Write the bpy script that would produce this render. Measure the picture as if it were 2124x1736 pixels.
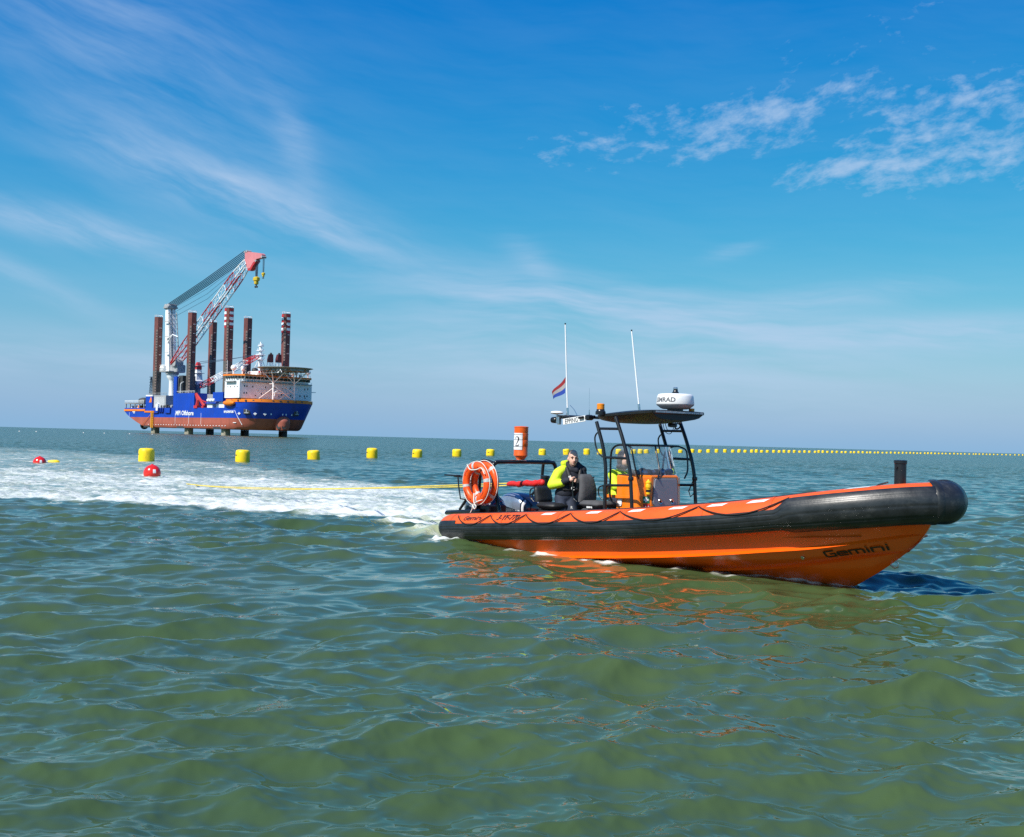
import bpy, bmesh, math, random
import numpy as np
from mathutils import Vector, Matrix, noise as mnoise

R = math.radians
for o in list(bpy.data.objects):
    bpy.data.objects.remove(o, do_unlink=True)
scene = bpy.context.scene
C = scene.collection
random.seed(7)

# ------------------------------------------------------------------ camera
CAM_H = 1.9
cam_d = bpy.data.cameras.new('camera')
cam = bpy.data.objects.new('camera', cam_d)
C.objects.link(cam)
cam_d.sensor_width = 36.0
cam_d.lens = 36.0 * 2450.0 / 2123.0
cam_d.clip_start = 0.1
cam_d.clip_end = 60000.0
_pitch = math.atan(43.0 / 2450.0)
cam.matrix_world = (Matrix.Translation((0, 0, CAM_H)) @ Matrix.Rotation(R(90) + _pitch, 4, 'X')
                    @ Matrix.Rotation(R(1.51), 4, 'Z'))
scene.camera = cam

# ------------------------------------------------------------------ sun, exposure
SUN_EL = R(47)
SUN_H = Vector((-0.71, -0.70, 0)).normalized()
sun_dir = Vector((SUN_H.x * math.cos(SUN_EL), SUN_H.y * math.cos(SUN_EL), math.sin(SUN_EL)))
sd = bpy.data.lights.new('sun', 'SUN')
sd.energy = 4.9
sd.angle = R(0.53)
sd.color = (1.0, 0.955, 0.88)
sun = bpy.data.objects.new('sun', sd)
C.objects.link(sun)
sun.rotation_euler = sun_dir.to_track_quat('Z', 'Y').to_euler()
scene.view_settings.view_transform = 'Standard'
scene.view_settings.look = 'None'
scene.view_settings.exposure = 0.25
scene.view_settings.gamma = 1.0
scene.view_settings.use_curve_mapping = False
cy = scene.cycles
cy.max_bounces = 6; cy.diffuse_bounces = 2; cy.glossy_bounces = 4; cy.transmission_bounces = 2; cy.transparent_max_bounces = 6
cy.use_denoising = False; cy.sample_clamp_indirect = 2.5
cy.caustics_reflective = True; cy.blur_glossy = 1.0; cy.caustics_refractive = False

# ------------------------------------------------------------------ node helpers
class NT:
    def __init__(s, tree):
        s.t = tree; s.n = tree.nodes; s.l = tree.links
    def node(s, typ, **kw):
        n = s.n.new(typ)
        for k, v in kw.items():
            setattr(n, k, v)
        return n
    def put(s, sock, val):
        if isinstance(val, bpy.types.NodeSocket):
            s.l.new(val, sock)
        else:
            sock.default_value = val
    def m(s, op, a, b=0.0, c=None, clamp=False):
        n = s.node('ShaderNodeMath', operation=op)
        n.use_clamp = clamp
        s.put(n.inputs[0], a); s.put(n.inputs[1], b)
        if c is not None:
            s.put(n.inputs[2], c)
        return n.outputs[0]
    def noise(s, vec, scale, detail=4.0, rough=0.55, dist=0.0):
        n = s.node('ShaderNodeTexNoise')
        if vec is not None:
            s.put(n.inputs['Vector'], vec)
        n.inputs['Scale'].default_value = scale
        n.inputs['Detail'].default_value = detail
        n.inputs['Roughness'].default_value = rough
        n.inputs['Distortion'].default_value = dist
        return n.outputs['Fac']
    def ramp(s, x, lo, hi):
        n = s.node('ShaderNodeMapRange'); n.interpolation_type = 'SMOOTHSTEP'
        s.put(n.inputs['Value'], x)
        n.inputs['From Min'].default_value = lo; n.inputs['From Max'].default_value = hi
        n.inputs['To Min'].default_value = 0.0; n.inputs['To Max'].default_value = 1.0
        return n.outputs['Result']
    def mix(s, f, a, b, blend='MIX'):
        n = s.node('ShaderNodeMix', data_type='RGBA', blend_type=blend)
        s.put(n.inputs['Factor'], f); s.put(n.inputs['A'], a); s.put(n.inputs['B'], b)
        return n.outputs['Result']
    def comb(s, x, y, z):
        n = s.node('ShaderNodeCombineXYZ')
        s.put(n.inputs[0], x); s.put(n.inputs[1], y); s.put(n.inputs[2], z)
        return n.outputs[0]

def rgb(r, g, b):
    return (r, g, b, 1.0)
def srgb(r, g, b):
    f = lambda c: (c / 12.92 if c <= 0.04045 else ((c + 0.055) / 1.055) ** 2.4)
    return (f(r / 255.), f(g / 255.), f(b / 255.), 1.0)

# ------------------------------------------------------------------ world: daylight sky with thin cloud
world = bpy.data.worlds.new('World')
scene.world = world
world.use_nodes = True
wt = NT(world.node_tree)
for n in list(wt.n):
    wt.n.remove(n)
w_out = wt.node('ShaderNodeOutputWorld')
w_bg = wt.node('ShaderNodeBackground')
w_bg.inputs['Strength'].default_value = 0.09
sky = wt.node('ShaderNodeTexSky', sky_type='NISHITA')
sky.sun_disc = False
sky.sun_elevation = SUN_EL
sky.sun_rotation = math.atan2(SUN_H.x, SUN_H.y)
sky.altitude = 0.0
sky.air_density = 1.0
sky.dust_density = 0.6
sky.ozone_density = 4.0
tc = wt.node('ShaderNodeTexCoord')
sep = wt.node('ShaderNodeSeparateXYZ')
wt.l.new(tc.outputs['Generated'], sep.inputs[0])
dx, dy, dz = sep.outputs
az = wt.m('ARCTAN2', dx, dy)                 # 0 = straight ahead (+Y), + to the right
el = wt.m('ARCSINE', dz)
hs = wt.node('ShaderNodeHueSaturation')
wt.l.new(sky.outputs[0], hs.inputs['Color'])
hs.inputs['Hue'].default_value = 0.487
hs.inputs['Saturation'].default_value = 1.42
hs.inputs['Value'].default_value = 1.12
base_sky = hs.outputs[0]
# thin even veil that thickens to the horizon all the way round (summer haze)
veil = wt.m('MULTIPLY', wt.m('POWER', wt.m('SUBTRACT', 1.0, wt.m('MAXIMUM', dz, 0.0)), 8.0), 0.95)
base_sky = wt.mix(veil, base_sky, rgb(3.5, 4.75, 7.0))
sc3 = wt.node('ShaderNodeSeparateColor'); wt.l.new(base_sky, sc3.inputs[0])      # camera-like rendering of blue sky, applied evenly to the whole dome
cc3 = wt.node('ShaderNodeCombineColor')
wt.put(cc3.inputs[0], wt.m('MULTIPLY', wt.m('POWER', sc3.outputs[0], 1.68), 0.281 * 1.05))
wt.put(cc3.inputs[1], wt.m('MULTIPLY', sc3.outputs[1], 0.92))
wt.put(cc3.inputs[2], wt.m('MULTIPLY', wt.m('POWER', sc3.outputs[2], 0.35), 3.35))
base_sky = cc3.outputs[0]
# cloud sheet: view direction carried to a flat layer, so streaks foreshorten to the horizon
inv = wt.m('DIVIDE', 1.0, wt.m('ADD', wt.m('MAXIMUM', dz, 0.0), 0.07))
px = wt.m('MULTIPLY', dx, inv)
py = wt.m('MULTIPLY', dy, inv)
def gauss(a0, e0, sa, se, rot):
    """soft elliptical cloud field at azimuth/elevation (degrees)"""
    a = wt.m('SUBTRACT', az, R(a0)); e = wt.m('SUBTRACT', el, R(e0))
    c, s_ = math.cos(R(rot)), math.sin(R(rot))
    p = wt.m('ADD', wt.m('MULTIPLY', a, c), wt.m('MULTIPLY', e, s_))
    q = wt.m('SUBTRACT', wt.m('MULTIPLY', e, c), wt.m('MULTIPLY', a, s_))
    p = wt.m('DIVIDE', p, R(sa)); q = wt.m('DIVIDE', q, R(se))
    d2 = wt.m('ADD', wt.m('MULTIPLY', p, p), wt.m('MULTIPLY', q, q))
    return wt.m('EXPONENT', wt.m('MULTIPLY', d2, -1.0))
def total(lst):
    t = lst[0]
    for x in lst[1:]:
        t = wt.m('ADD', t, x)
    return t
warp = wt.noise(wt.comb(az, el, 0.3), 5.0, 3.0, 0.5)
warp2 = wt.m('MULTIPLY', wt.m('SUBTRACT', warp, 0.5), 0.05)
def streak(rot, sx, sy, scale, detail=6.0, seed=0.0, rough=0.6):
    c, s_ = math.cos(R(rot)), math.sin(R(rot))
    e2 = wt.m('ADD', el, warp2)
    p = wt.m('ADD', wt.m('MULTIPLY', az, c), wt.m('MULTIPLY', e2, s_))
    q = wt.m('SUBTRACT', wt.m('MULTIPLY', e2, c), wt.m('MULTIPLY', az, s_))
    return wt.noise(wt.comb(wt.m('MULTIPLY', p, sx), wt.m('MULTIPLY', q, sy), seed), scale, detail, rough)
# cirrus: fine fibres leaning down to the right
fib = streak(-19, 1.0, 5.5, 6.5, 5.0, 1.7)
cir_mask = total([wt.m('MULTIPLY', gauss(-12.5, 10.7, 7.5, 1.2, -16), 1.35), wt.m('MULTIPLY', gauss(-19, 17.5, 9, 4.2, -34), 0.70),
                  wt.m('MULTIPLY', gauss(-10.8, 13.6, 0.9, 2.4, 20), 0.6), wt.m('MULTIPLY', gauss(-20.5, 9.0, 5.5, 0.8, -9), 1.35),
                  wt.m('MULTIPLY', gauss(-22.5, 6.6, 4.5, 0.6, -22), 0.7)])
cir_mask = wt.m('ADD', cir_mask, 0.04)
cir = wt.m('MULTIPLY', wt.ramp(fib, 0.22, 0.80), cir_mask)
# long low bands
band = streak(-3, 1.0, 9.0, 6.0, 4.0, 4.2)
band_mask = total([wt.m('MULTIPLY', gauss(3.5, 6.6, 8.5, 1.2, -5), 1.2), wt.m('MULTIPLY', gauss(20, 5.3, 9, 0.8, 1), 1.1),
                   wt.m('MULTIPLY', gauss(15, 7.0, 5, 0.6, 6), 0.7), wt.m('MULTIPLY', gauss(4.5, 4.0, 12, 1.9, -4), 1.0),
                   wt.m('MULTIPLY', gauss(-18, 3.2, 12, 1.0, 0), 0.7), wt.m('MULTIPLY', gauss(10.5, 9.2, 1.2, 0.3, 12), 0.8),
                   wt.m('MULTIPLY', gauss(0.8, 8.6, 1.6, 0.7, -40), 0.5)])
band_mask = wt.m('ADD', band_mask, 0.06)
bnd = wt.m('MULTIPLY', wt.ramp(band, 0.22, 0.75), band_mask)
# broken mid-level cloud on the right, small clotted cells
cell = streak(8, 1.0, 2.1, 46.0, 5.0, 9.1, 0.62)
big = streak(6, 1.0, 2.2, 11.0, 3.0, 2.2)
ac_mask = total([wt.m('MULTIPLY', gauss(8.0, 14.6, 6.5, 1.7, 7), 1.45), wt.m('MULTIPLY', gauss(22.0, 14.4, 6.0, 2.9, 4), 1.25),
                 wt.m('MULTIPLY', gauss(15.5, 12.6, 4.2, 0.9, 8), 0.62), wt.m('MULTIPLY', gauss(17.5, 18.6, 6.5, 1.3, 9), 0.5)])
ac_mask = wt.m('MINIMUM', ac_mask, 1.0)
acv = wt.m('ADD', wt.m('MULTIPLY', cell, 0.85), wt.m('MULTIPLY', big, 0.55))
acv = wt.m('ADD', acv, wt.m('MULTIPLY', ac_mask, 0.36))
ac = wt.m('MULTIPLY', wt.ramp(acv, 0.90, 1.30), 0.74)
cloud = wt.m('ADD', wt.m('MULTIPLY', cir, 0.68), wt.m('MULTIPLY', bnd, 0.72))
cloud = wt.m('MAXIMUM', cloud, ac, clamp=True)
cloud = wt.m('MULTIPLY', cloud, wt.ramp(dz, -0.01, 0.03))
full = wt.mix(wt.m('MULTIPLY', cloud, 0.85), base_sky, rgb(4.7, 6.0, 8.0))
wt.l.new(full, w_bg.inputs['Color'])
wt.l.new(w_bg.outputs[0], w_out.inputs['Surface'])

# ------------------------------------------------------------------ materials
MATS = {}
def mat(name, col, rough=0.5, metal=0.0, var=0.12, vscale=6.0, bump=0.0, bscale=40.0, spec=0.5, grime=None, gscale=(1, 1, 1), coat=0.0):
    """procedural paint / plastic / cloth: base colour with mottling, optional grime layer and fine relief"""
    if name in MATS:
        return MATS[name]
    m = bpy.data.materials.new(name)
    m.use_nodes = True
    t = NT(m.node_tree)
    b = t.n['Principled BSDF']
    g = t.node('ShaderNodeTexCoord').outputs['Object']
    nz = t.noise(g, vscale, 5.0, 0.6)
    lo = tuple(c * (1 - var) for c in col[:3]) + (1,)
    hi = tuple(min(1, c * (1 + var)) for c in col[:3]) + (1,)
    c = t.mix(t.ramp(nz, 0.3, 0.7), lo, hi)
    if grime:
        gc, amt = grime
        mp = t.node('ShaderNodeMapping'); t.l.new(g, mp.inputs[0]); mp.inputs['Scale'].default_value = gscale
        gn = t.noise(mp.outputs[0], 1.0, 7.0, 0.65)
        c = t.mix(t.m('MULTIPLY', t.ramp(gn, 0.48, 0.72), amt), c, gc)
    t.put(b.inputs['Base Color'], c)
    b.inputs['Metallic'].default_value = metal
    b.inputs['Specular IOR Level'].default_value = spec
    rn = t.m('ADD', rough * 0.85, t.m('MULTIPLY', nz, rough * 0.3))
    t.put(b.inputs['Roughness'], rn)
    if coat:
        b.inputs['Coat Weight'].default_value = coat
        b.inputs['Coat Roughness'].default_value = 0.08
    if bump:
        bn = t.node('ShaderNodeBump')
        bn.inputs['Strength'].default_value = bump
        bn.inputs['Distance'].default_value = 0.01
        t.put(bn.inputs['Height'], t.noise(g, bscale, 4.0, 0.6))
        t.l.new(bn.outputs[0], b.inputs['Normal'])
    MATS[name] = m
    return m

# ------------------------------------------------------------------ mesh helpers
class MB:
    """collects geometry and links it as ONE mesh object"""
    def __init__(s):
        s.v = []; s.f = []
    def add(s, vs, fs):
        o = len(s.v)
        s.v += [tuple(p) for p in vs]
        s.f += [tuple(i + o for i in f) for f in fs]
        return s
    def box(s, c, d, M=None):
        x, y, z = d[0] / 2, d[1] / 2, d[2] / 2
        vs = [Vector((sx * x, sy * y, sz * z)) for sz in (-1, 1) for sy in (-1, 1) for sx in (-1, 1)]
        if M is not None:
            vs = [M @ p for p in vs]
        vs = [p + Vector(c) for p in vs]
        return s.add(vs, [(0, 2, 3, 1), (4, 5, 7, 6), (0, 1, 5, 4), (2, 6, 7, 3), (0, 4, 6, 2), (1, 3, 7, 5)])
    def cbox(s, c, d, ch, M=None):
        """box with chamfered vertical and horizontal edges"""
        x, y, z = d[0] / 2, d[1] / 2, d[2] / 2
        def ring(ix, iz):
            a, b = x - ix, y - ix
            k = min(ch, a * 0.9, b * 0.9)
            return [(a - k, -b, iz), (a, -b + k, iz), (a, b - k, iz), (a - k, b, iz), (-a + k, b, iz), (-a, b - k, iz), (-a, -b + k, iz), (-a + k, -b, iz)]
        rings = [ring(ch, -z), ring(0, -z + ch), ring(0, z - ch), ring(ch, z)]
        rr = []
        for r_ in rings:
            q = [Vector(p) for p in r_]
            if M is not None:
                q = [M @ p for p in q]
            rr.append([p + Vector(c) for p in q])
        return s.loft(rr, True, True)
    def loft(s, rings, closed=True, caps=False):
        n = len(rings[0]); vs = [p for r_ in rings for p in r_]; fs = []
        for i in range(len(rings) - 1):
            for j in range(n if closed else n - 1):
                k = (j + 1) % n
                fs.append((i * n + j, i * n + k, (i + 1) * n + k, (i + 1) * n + j))
        if caps:
            fs.append(tuple(range(n - 1, -1, -1)))
            fs.append(tuple((len(rings) - 1) * n + j for j in range(n)))
        return s.add(vs, fs)
    def tube(s, path, r, n=10, caps=True, up=None):
        P = [Vector(p) for p in path]
        rs = r if isinstance(r, (list, tuple)) else [r] * len(P)
        t0 = (P[1] - P[0]).normalized()
        a = Vector((0, 0, 1)) if abs(t0.z) < 0.9 else Vector((1, 0, 0))
        nrm = (a - t0 * a.dot(t0)).normalized()
        rings = []
        for i, p in enumerate(P):
            if i == 0: t = t0
            elif i == len(P) - 1: t = (P[i] - P[i - 1]).normalized()
            else: t = ((P[i + 1] - P[i]).normalized() + (P[i] - P[i - 1]).normalized())
            if t.length < 1e-6: t = (P[i] - P[i - 1])
            t.normalize()
            nrm = nrm - t * nrm.dot(t)
            nrm.normalize()
            b = t.cross(nrm)
            rings.append([p + (nrm * math.cos(2 * math.pi * j / n) + b * math.sin(2 * math.pi * j / n)) * rs[i] for j in range(n)])
        return s.loft(rings, True, caps)
    def lathe(s, prof, n=24, M=None, caps=True):
        rings = []
        for r_, z in prof:
            q = [Vector((r_ * math.cos(2 * math.pi * j / n), r_ * math.sin(2 * math.pi * j / n), z)) for j in range(n)]
            if M is not None:
                q = [M @ p for p in q]
            rings.append(q)
        return s.loft(rings, True, caps)
    def prism(s, poly, d0, d1, f):
        """polygon (2D) extruded between depths d0..d1; f(a, b, d) -> point"""
        n = len(poly)
        return s.loft([[f(a, b, d0) for a, b in poly], [f(a, b, d1) for a, b in poly]], True, True)
    def build(s, name, m, parent=None, smooth=0, bevel=0.0, kind=None, fix=True):
        me = bpy.data.meshes.new(name)
        me.from_pydata(s.v, [], s.f)
        if fix:
            bm = bmesh.new(); bm.from_mesh(me)
            bmesh.ops.recalc_face_normals(bm, faces=bm.faces)
            bm.to_mesh(me); bm.free()
        me.update()
        o = link_mesh(name, me, m, parent)
        if smooth:
            me.polygons.foreach_set('use_smooth', [True] * len(me.polygons))
            me.set_sharp_from_angle(angle=R(smooth))
        if bevel:
            bv = o.modifiers.new('bevel', 'BEVEL'); bv.width = bevel; bv.segments = 2; bv.limit_method = 'ANGLE'; bv.angle_limit = R(40)
            bv.harden_normals = False
        if kind:
            o['kind'] = kind
        return o

def link_mesh(name, me, m, parent=None):
    o = bpy.data.objects.new(name, me)
    C.objects.link(o)
    if m is not None:
        me.materials.append(m)
    if parent is not None:
        o.parent = parent
    return o
def thing(name, label, cat, loc=(0, 0, 0), rz=0.0, group=None):
    o = bpy.data.objects.new(name, None)
    C.objects.link(o)
    o.empty_display_size = 0.2
    o.location = loc; o.rotation_euler = (0, 0, rz)
    return tag(o, label, cat, group)
def tag(o, label, cat, group=None):
    o['label'] = label; o['category'] = cat
    if group:
        o['group'] = group
    return o
def spline(pts, n):
    """Catmull-Rom through points"""
    P = [Vector(p) for p in pts]
    P = [P[0] * 2 - P[1]] + P + [P[-1] * 2 - P[-2]]
    out = []
    m = len(P) - 3
    for i in range(n + 1):
        t = i / n * m
        k = min(int(t), m - 1); t -= k
        a, b, c, d = P[k:k + 4]
        out.append(0.5 * ((2 * b) + (c - a) * t + (2 * a - 5 * b + 4 * c - d) * t * t + (3 * b - a - 3 * c + d) * t ** 3))
    return out
def interp(x, xs, ys):
    return float(np.interp(x, xs, ys))

def text_part(name, string, m, parent, f, height=1.0, cell=None, shear=0.0, squeeze=1.0, bold=0.0):
    """flat lettering; f(x, y) maps text coordinates (x centred, y from baseline, cap height = height) onto a surface"""
    cu = bpy.data.curves.new(name, 'FONT')
    cu.body = string; cu.align_x = 'CENTER'; cu.size = height / 0.69; cu.resolution_u = 3
    cu.shear = shear; cu.offset = bold
    tmp = bpy.data.objects.new(name + '_tmp', cu); C.objects.link(tmp)
    dg = bpy.context.evaluated_depsgraph_get()
    me = bpy.data.meshes.new_from_object(tmp.evaluated_get(dg))
    bpy.data.objects.remove(tmp, do_unlink=True); bpy.data.curves.remove(cu)
    bm = bmesh.new(); bm.from_mesh(me)
    bmesh.ops.triangulate(bm, faces=bm.faces)
    if cell:
        xs = [v.co.x for v in bm.verts]; ys = [v.co.y for v in bm.verts]
        for axis, lo, hi in ((0, min(xs), max(xs)), (1, min(ys), max(ys))):
            q = lo + cell
            while q < hi:
                co = [0, 0, 0]; co[axis] = q; no = [0, 0, 0]; no[axis] = 1
                bmesh.ops.bisect_plane(bm, geom=bm.verts[:] + bm.edges[:] + bm.faces[:], plane_co=co, plane_no=no)
                q += cell
    for v in bm.verts:
        v.co = Vector(f(v.co.x * squeeze, v.co.y))
    bm.to_mesh(me); bm.free()
    me.materials.clear()
    return link_mesh(name, me, m, parent)
def ribbon(mb, pts, w, f, z=0.0, ws=None):
    """mitred flat stroke along a 2D polyline; f(x, y, z) -> point"""
    P = [Vector((p[0], p[1])) for p in pts]
    L = []; Rr = []
    for i, p in enumerate(P):
        a = (P[i] - P[i - 1]).normalized() if i else None
        b = (P[i + 1] - P[i]).normalized() if i < len(P) - 1 else None
        t = ((a or b) + (b or a)); t.normalize()
        n = Vector((-t.y, t.x))
        k = 1.0
        if a and b:
            k = 1.0 / max(0.45, n.dot(Vector((-a.y, a.x))))
        hw = (ws[i] if ws else w) / 2 * k
        L.append(p + n * hw); Rr.append(p - n * hw)
    mb.loft([[f(q.x, q.y, z) for q in L], [f(q.x, q.y, z) for q in Rr]], False)

# ================================================================== SEA
BOAT_O = Vector((-0.369, 22.483, 0.0))
BOAT_YAW = R(-50.75)
_cb, _sb = math.cos(BOAT_YAW), math.sin(BOAT_YAW)
def boat_world(p):
    return Vector((BOAT_O.x + p[0] * _cb - p[1] * _sb, BOAT_O.y + p[0] * _sb + p[1] * _cb, BOAT_O.z + p[2]))

def sstep(x, a, b):
    t = np.clip((x - a) / (b - a), 0, 1)
    return t * t * (3 - 2 * t)

def wave_tile(L, N, lam_lo, lam_hi, lam_peak, rms, theta, spread, seed):
    """one periodic wind-wave patch from a directional spectrum: height and sideways displacement"""
    rng = np.random.default_rng(seed)
    k1 = 2 * np.pi * np.fft.fftfreq(N, L / N)
    kx, ky = np.meshgrid(k1, k1, indexing='ij')
    k = np.hypot(kx, ky); k[0, 0] = 1e-6
    kp = 2 * np.pi / lam_peak
    S = k ** -3.75 * np.exp(-1.1 * (kp / k) ** 2)
    ang = np.arctan2(ky, kx) - theta
    S *= np.abs(np.cos(ang / 2)) ** (2 * spread)
    S *= sstep(k, 2 * np.pi / lam_hi * 0.85, 2 * np.pi / lam_hi * 1.15) * (1 - sstep(k, 2 * np.pi / lam_lo * 0.85, 2 * np.pi / lam_lo * 1.15))
    S[0, 0] = 0
    a = np.sqrt(S) * (rng.normal(size=(N, N)) + 1j * rng.normal(size=(N, N)))
    h = np.fft.ifft2(a).real
    sc = rms / h.std()
    ddx = np.fft.ifft2(-1j * kx / k * a).real * sc
    ddy = np.fft.ifft2(-1j * ky / k * a).real * sc
    return np.stack([h * sc, ddx, ddy], -1).astype(np.float32), L

def sample(tile, x, y):
    T, L = tile
    N = T.shape[0]
    fx = (x / L * N) % N; fy = (y / L * N) % N
    i = fx.astype(np.int32); j = fy.astype(np.int32)
    a = (fx - i)[:, None].astype(np.float32); b = (fy - j)[:, None].astype(np.float32)
    i %= N; j %= N; i1 = (i + 1) % N; j1 = (j + 1) % N
    return (T[i, j] * (1 - a) + T[i1, j] * a) * (1 - b) + (T[i, j1] * (1 - a) + T[i1, j1] * a) * b

WIND = R(-74)
T_big = wave_tile(83.0, 512, 2.2, 10.0, 3.0, 0.034, WIND - 0.25, 7, 11)
T_mid = wave_tile(37.0, 1024, 0.55, 2.6, 1.1, 0.0255, WIND, 5, 5)
T_sml = wave_tile(17.0, 1024, 0.20, 0.60, 0.5, 0.0090, WIND + 0.2, 4.5, 23)
T_rip = wave_tile(6.1, 512, 0.06, 0.24, 0.2, 0.0021, WIND - 0.1, 3.0, 31)
T_lmp = wave_tile(11.3, 512, 0.25, 1.6, 0.8, 1.0, 0.0, 0.0, 47)      # isotropic, churned water

NR, NA = 1240, 860
s_lin = np.linspace(4.2 ** -0.5, 26000 ** -0.5, NR)
rr = s_lin ** -2.0
aa = np.concatenate([np.linspace(R(-72), R(-31), 40, endpoint=False), np.linspace(R(-31), R(31), NA - 80), np.linspace(R(31), R(72), 41)[1:]])
NA = len(aa)
RR, AA = np.meshgrid(rr, aa, indexing='ij')
X = (RR * np.sin(AA)).ravel(); Y = (-3.0 + RR * np.cos(AA)).ravel(); r_ = RR.ravel()
dr = np.gradient(rr)
sp = np.maximum(np.abs(dr)[:, None], rr[:, None] * R(62) / (NA - 80)) * np.ones_like(AA)
sp = sp.ravel()
Z = np.zeros_like(X); DX = np.zeros_like(X); DY = np.zeros_like(X)
# gusts: broad patches of rougher and calmer water
gust = 1.0 + 0.22 * np.sin(X * 0.11 + 1.3 * np.sin(Y * 0.05)) * np.sin(Y * 0.083 + 0.6)
# boat-local coordinates
bu = (X - BOAT_O.x) * _cb + (Y - BOAT_O.y) * _sb
bv = -(X - BOAT_O.x) * _sb + (Y - BOAT_O.y) * _cb
HW_U = [-0.6, 0.1, 0.7, 3.0, 4.7, 5.6, 6.3, 7.2, 7.9, 8.1]
HW_V = [0.0, 0.95, 1.0, 1.02, 1.0, 0.92, 0.76, 0.46, 0.06, 0.0]
hw = np.interp(bu, HW_U, HW_V, left=0, right=0)
din = np.where((bu > -0.6) & (bu < 8.1), np.abs(bv) - hw, 9.0)        # <0 inside the hull
near_b = (bu > -2) & (bu < 9.5) & (np.abs(bv) < 3)
lee = 1.0 - 0.5 * np.exp(-((bu - 4.8) / 4.4) ** 2 - ((bv + 4.5) / 4.6) ** 2)   # water smoothed alongside the hull
for tile, lam, amp, chop in ((T_big, 3.6, 1.0, 0.9), (T_mid, 1.0, 1.0, 0.9), (T_sml, 0.35, 1.0, 0.6), (T_rip, 0.11, 1.0, 0.6)):
    w = sstep(lam / sp, 1.3, 3.0)
    idx = np.nonzero(w > 0.001)[0]
    q = sample(tile, X[idx] + 3.7, Y[idx] - 1.9)
    ww = w[idx] * gust[idx] * lee[idx] ** (2.2 if lam < 0.5 else 1.0) * amp
    Z[idx] += q[:, 0] * ww; DX[idx] += q[:, 1] * ww * chop; DY[idx] += q[:, 2] * ww * chop

# ---- wake of the boat
WK = np.array([(0.9, 23.2), (-0.35, 23.3), (-1.25, 24.6), (-2.4, 25.9), (-3.9, 26.7), (-5.6, 27.4), (-7.6, 28.4), (-10.4, 29.8), (-13.2, 30.7),
               (-18, 32.2), (-30, 37), (-60, 58), (-75, 130), (-48, 112), (-35, 99.8), (-22.2, 82.6), (-13.5, 66.4), (-6.8, 52.5), (-3.4, 46.0), (-0.3, 39.0), (1.3, 32.0), (1.7, 26.0)])
reg = np.nonzero((X > -80) & (X < 6) & (Y > 18) & (Y < 135))[0]
def poly_dist(px_, py_, poly):
    inside = np.zeros(len(px_), bool); d = np.full(len(px_), 1e9)
    for i in range(len(poly)):
        (x0, y0), (x1, y1) = poly[i], poly[(i + 1) % len(poly)]
        ex, ey = x1 - x0, y1 - y0
        t = np.clip(((px_ - x0) * ex + (py_ - y0) * ey) / (ex * ex + ey * ey), 0, 1)
        d = np.minimum(d, np.hypot(px_ - x0 - t * ex, py_ - y0 - t * ey))
        c = ((y0 > py_) != (y1 > py_)) & (px_ < (x1 - x0) * (py_ - y0) / (y1 - y0 + 1e-12) + x0)
        inside ^= c
    return np.where(inside, d, -d)
wx, wy = X[reg], Y[reg]
wob = sample(T_lmp, wx * 0.35, wy * 0.35)
pd = poly_dist(wx + wob[:, 1] * 0.35, wy + wob[:, 0] * 0.5, WK)
foot = np.interp(wx, [-60, -30, -18, -13.2, -10.4, -7.6, -5.6, -3.9, -2.4, -1.25, 0.9], [58, 37, 32.2, 30.7, 29.8, 28.4, 27.4, 26.7, 25.9, 24.6, 23.2])
back = wy - foot                                                       # metres beyond the near edge
dst = np.hypot(wx + 0.5, wy - 24.0)
dens = sstep(pd, -0.35, 1.3 + 0.04 * dst)
core = np.exp(-np.maximum(back, 0) / (5.0 + 0.10 * dst)) * np.clip(1.08 - dst / 75.0, 0.35, 1) + 0.42 * np.exp(-((back - 14) / 5.0) ** 2) * np.exp(-(dst - 20) ** 2 / 500.0)
dens = dens * np.clip(0.30 + 0.74 * core + 0.55 * np.exp(-dst / 7.0) + 0.16 * np.exp(-((back - 34) / 16.0) ** 2), 0, 1)
foam = np.zeros_like(X); foam[reg] = dens
aer = np.zeros_like(X); aer[reg] = dens
lump = sample(T_lmp, wx, wy)[:, 0]
Z[reg] = Z[reg] * (1 - 0.35 * dens) + dens * (0.024 * lump + 0.05)
foam[reg] *= 1 - 0.40 * np.exp(-(dst / 2.6) ** 2)
mound = np.exp(-((bu + 0.9) / 1.5) ** 2 - (bv / 1.15) ** 2)
Z += mound * 0.17
Z[reg] += mound[reg] * 0.05 * lump
foam = np.maximum(foam, np.clip(mound * 0.8, 0, 1)); aer = np.maximum(aer, np.clip(mound * 1.5, 0, 1))
# ---- water thrown up along the hull
nb = np.nonzero(near_b)[0]
u_, v_, d_ = bu[nb], bv[nb], din[nb]
pat = sample(T_lmp, X[nb] * 1.7 + 5, Y[nb] * 1.7)[:, 0]
pat2 = sample(T_lmp, X[nb] * 1.1 + 2, Y[nb] * 1.1)[:, 0]
edge = np.exp(-(np.maximum(d_ - 0.05, 0) / np.clip(0.13 + 0.09 * pat2, 0.04, 0.35)) ** 2)
along = np.interp(u_, [-0.5, 0.2, 0.9, 1.5, 2.6, 3.2, 4.4, 5.2, 6.4, 7.2, 7.9, 8.2], [0.7, 1.1, 1.2, 0.9, 0.35, 0.75, 0.72, 0.45, 0.62, 0.9, 0.8, 0.0])
hf = edge * np.clip(along - 0.06 + 0.45 * pat2 + 0.16 * pat, 0, 1.15)
foam[nb] = np.maximum(foam[nb], hf)
rise = np.interp(u_, [-0.6, 0.3, 0.9, 1.6, 3.0, 5.5, 7.0, 8.0, 8.3], [0.03, 0.06, 0.07, 0.06, 0.04, 0.06, 0.06, 0.02, 0])
Z[nb] *= 1 - 0.75 * np.exp(-(np.maximum(d_, 0) / 0.7) ** 2)
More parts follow.
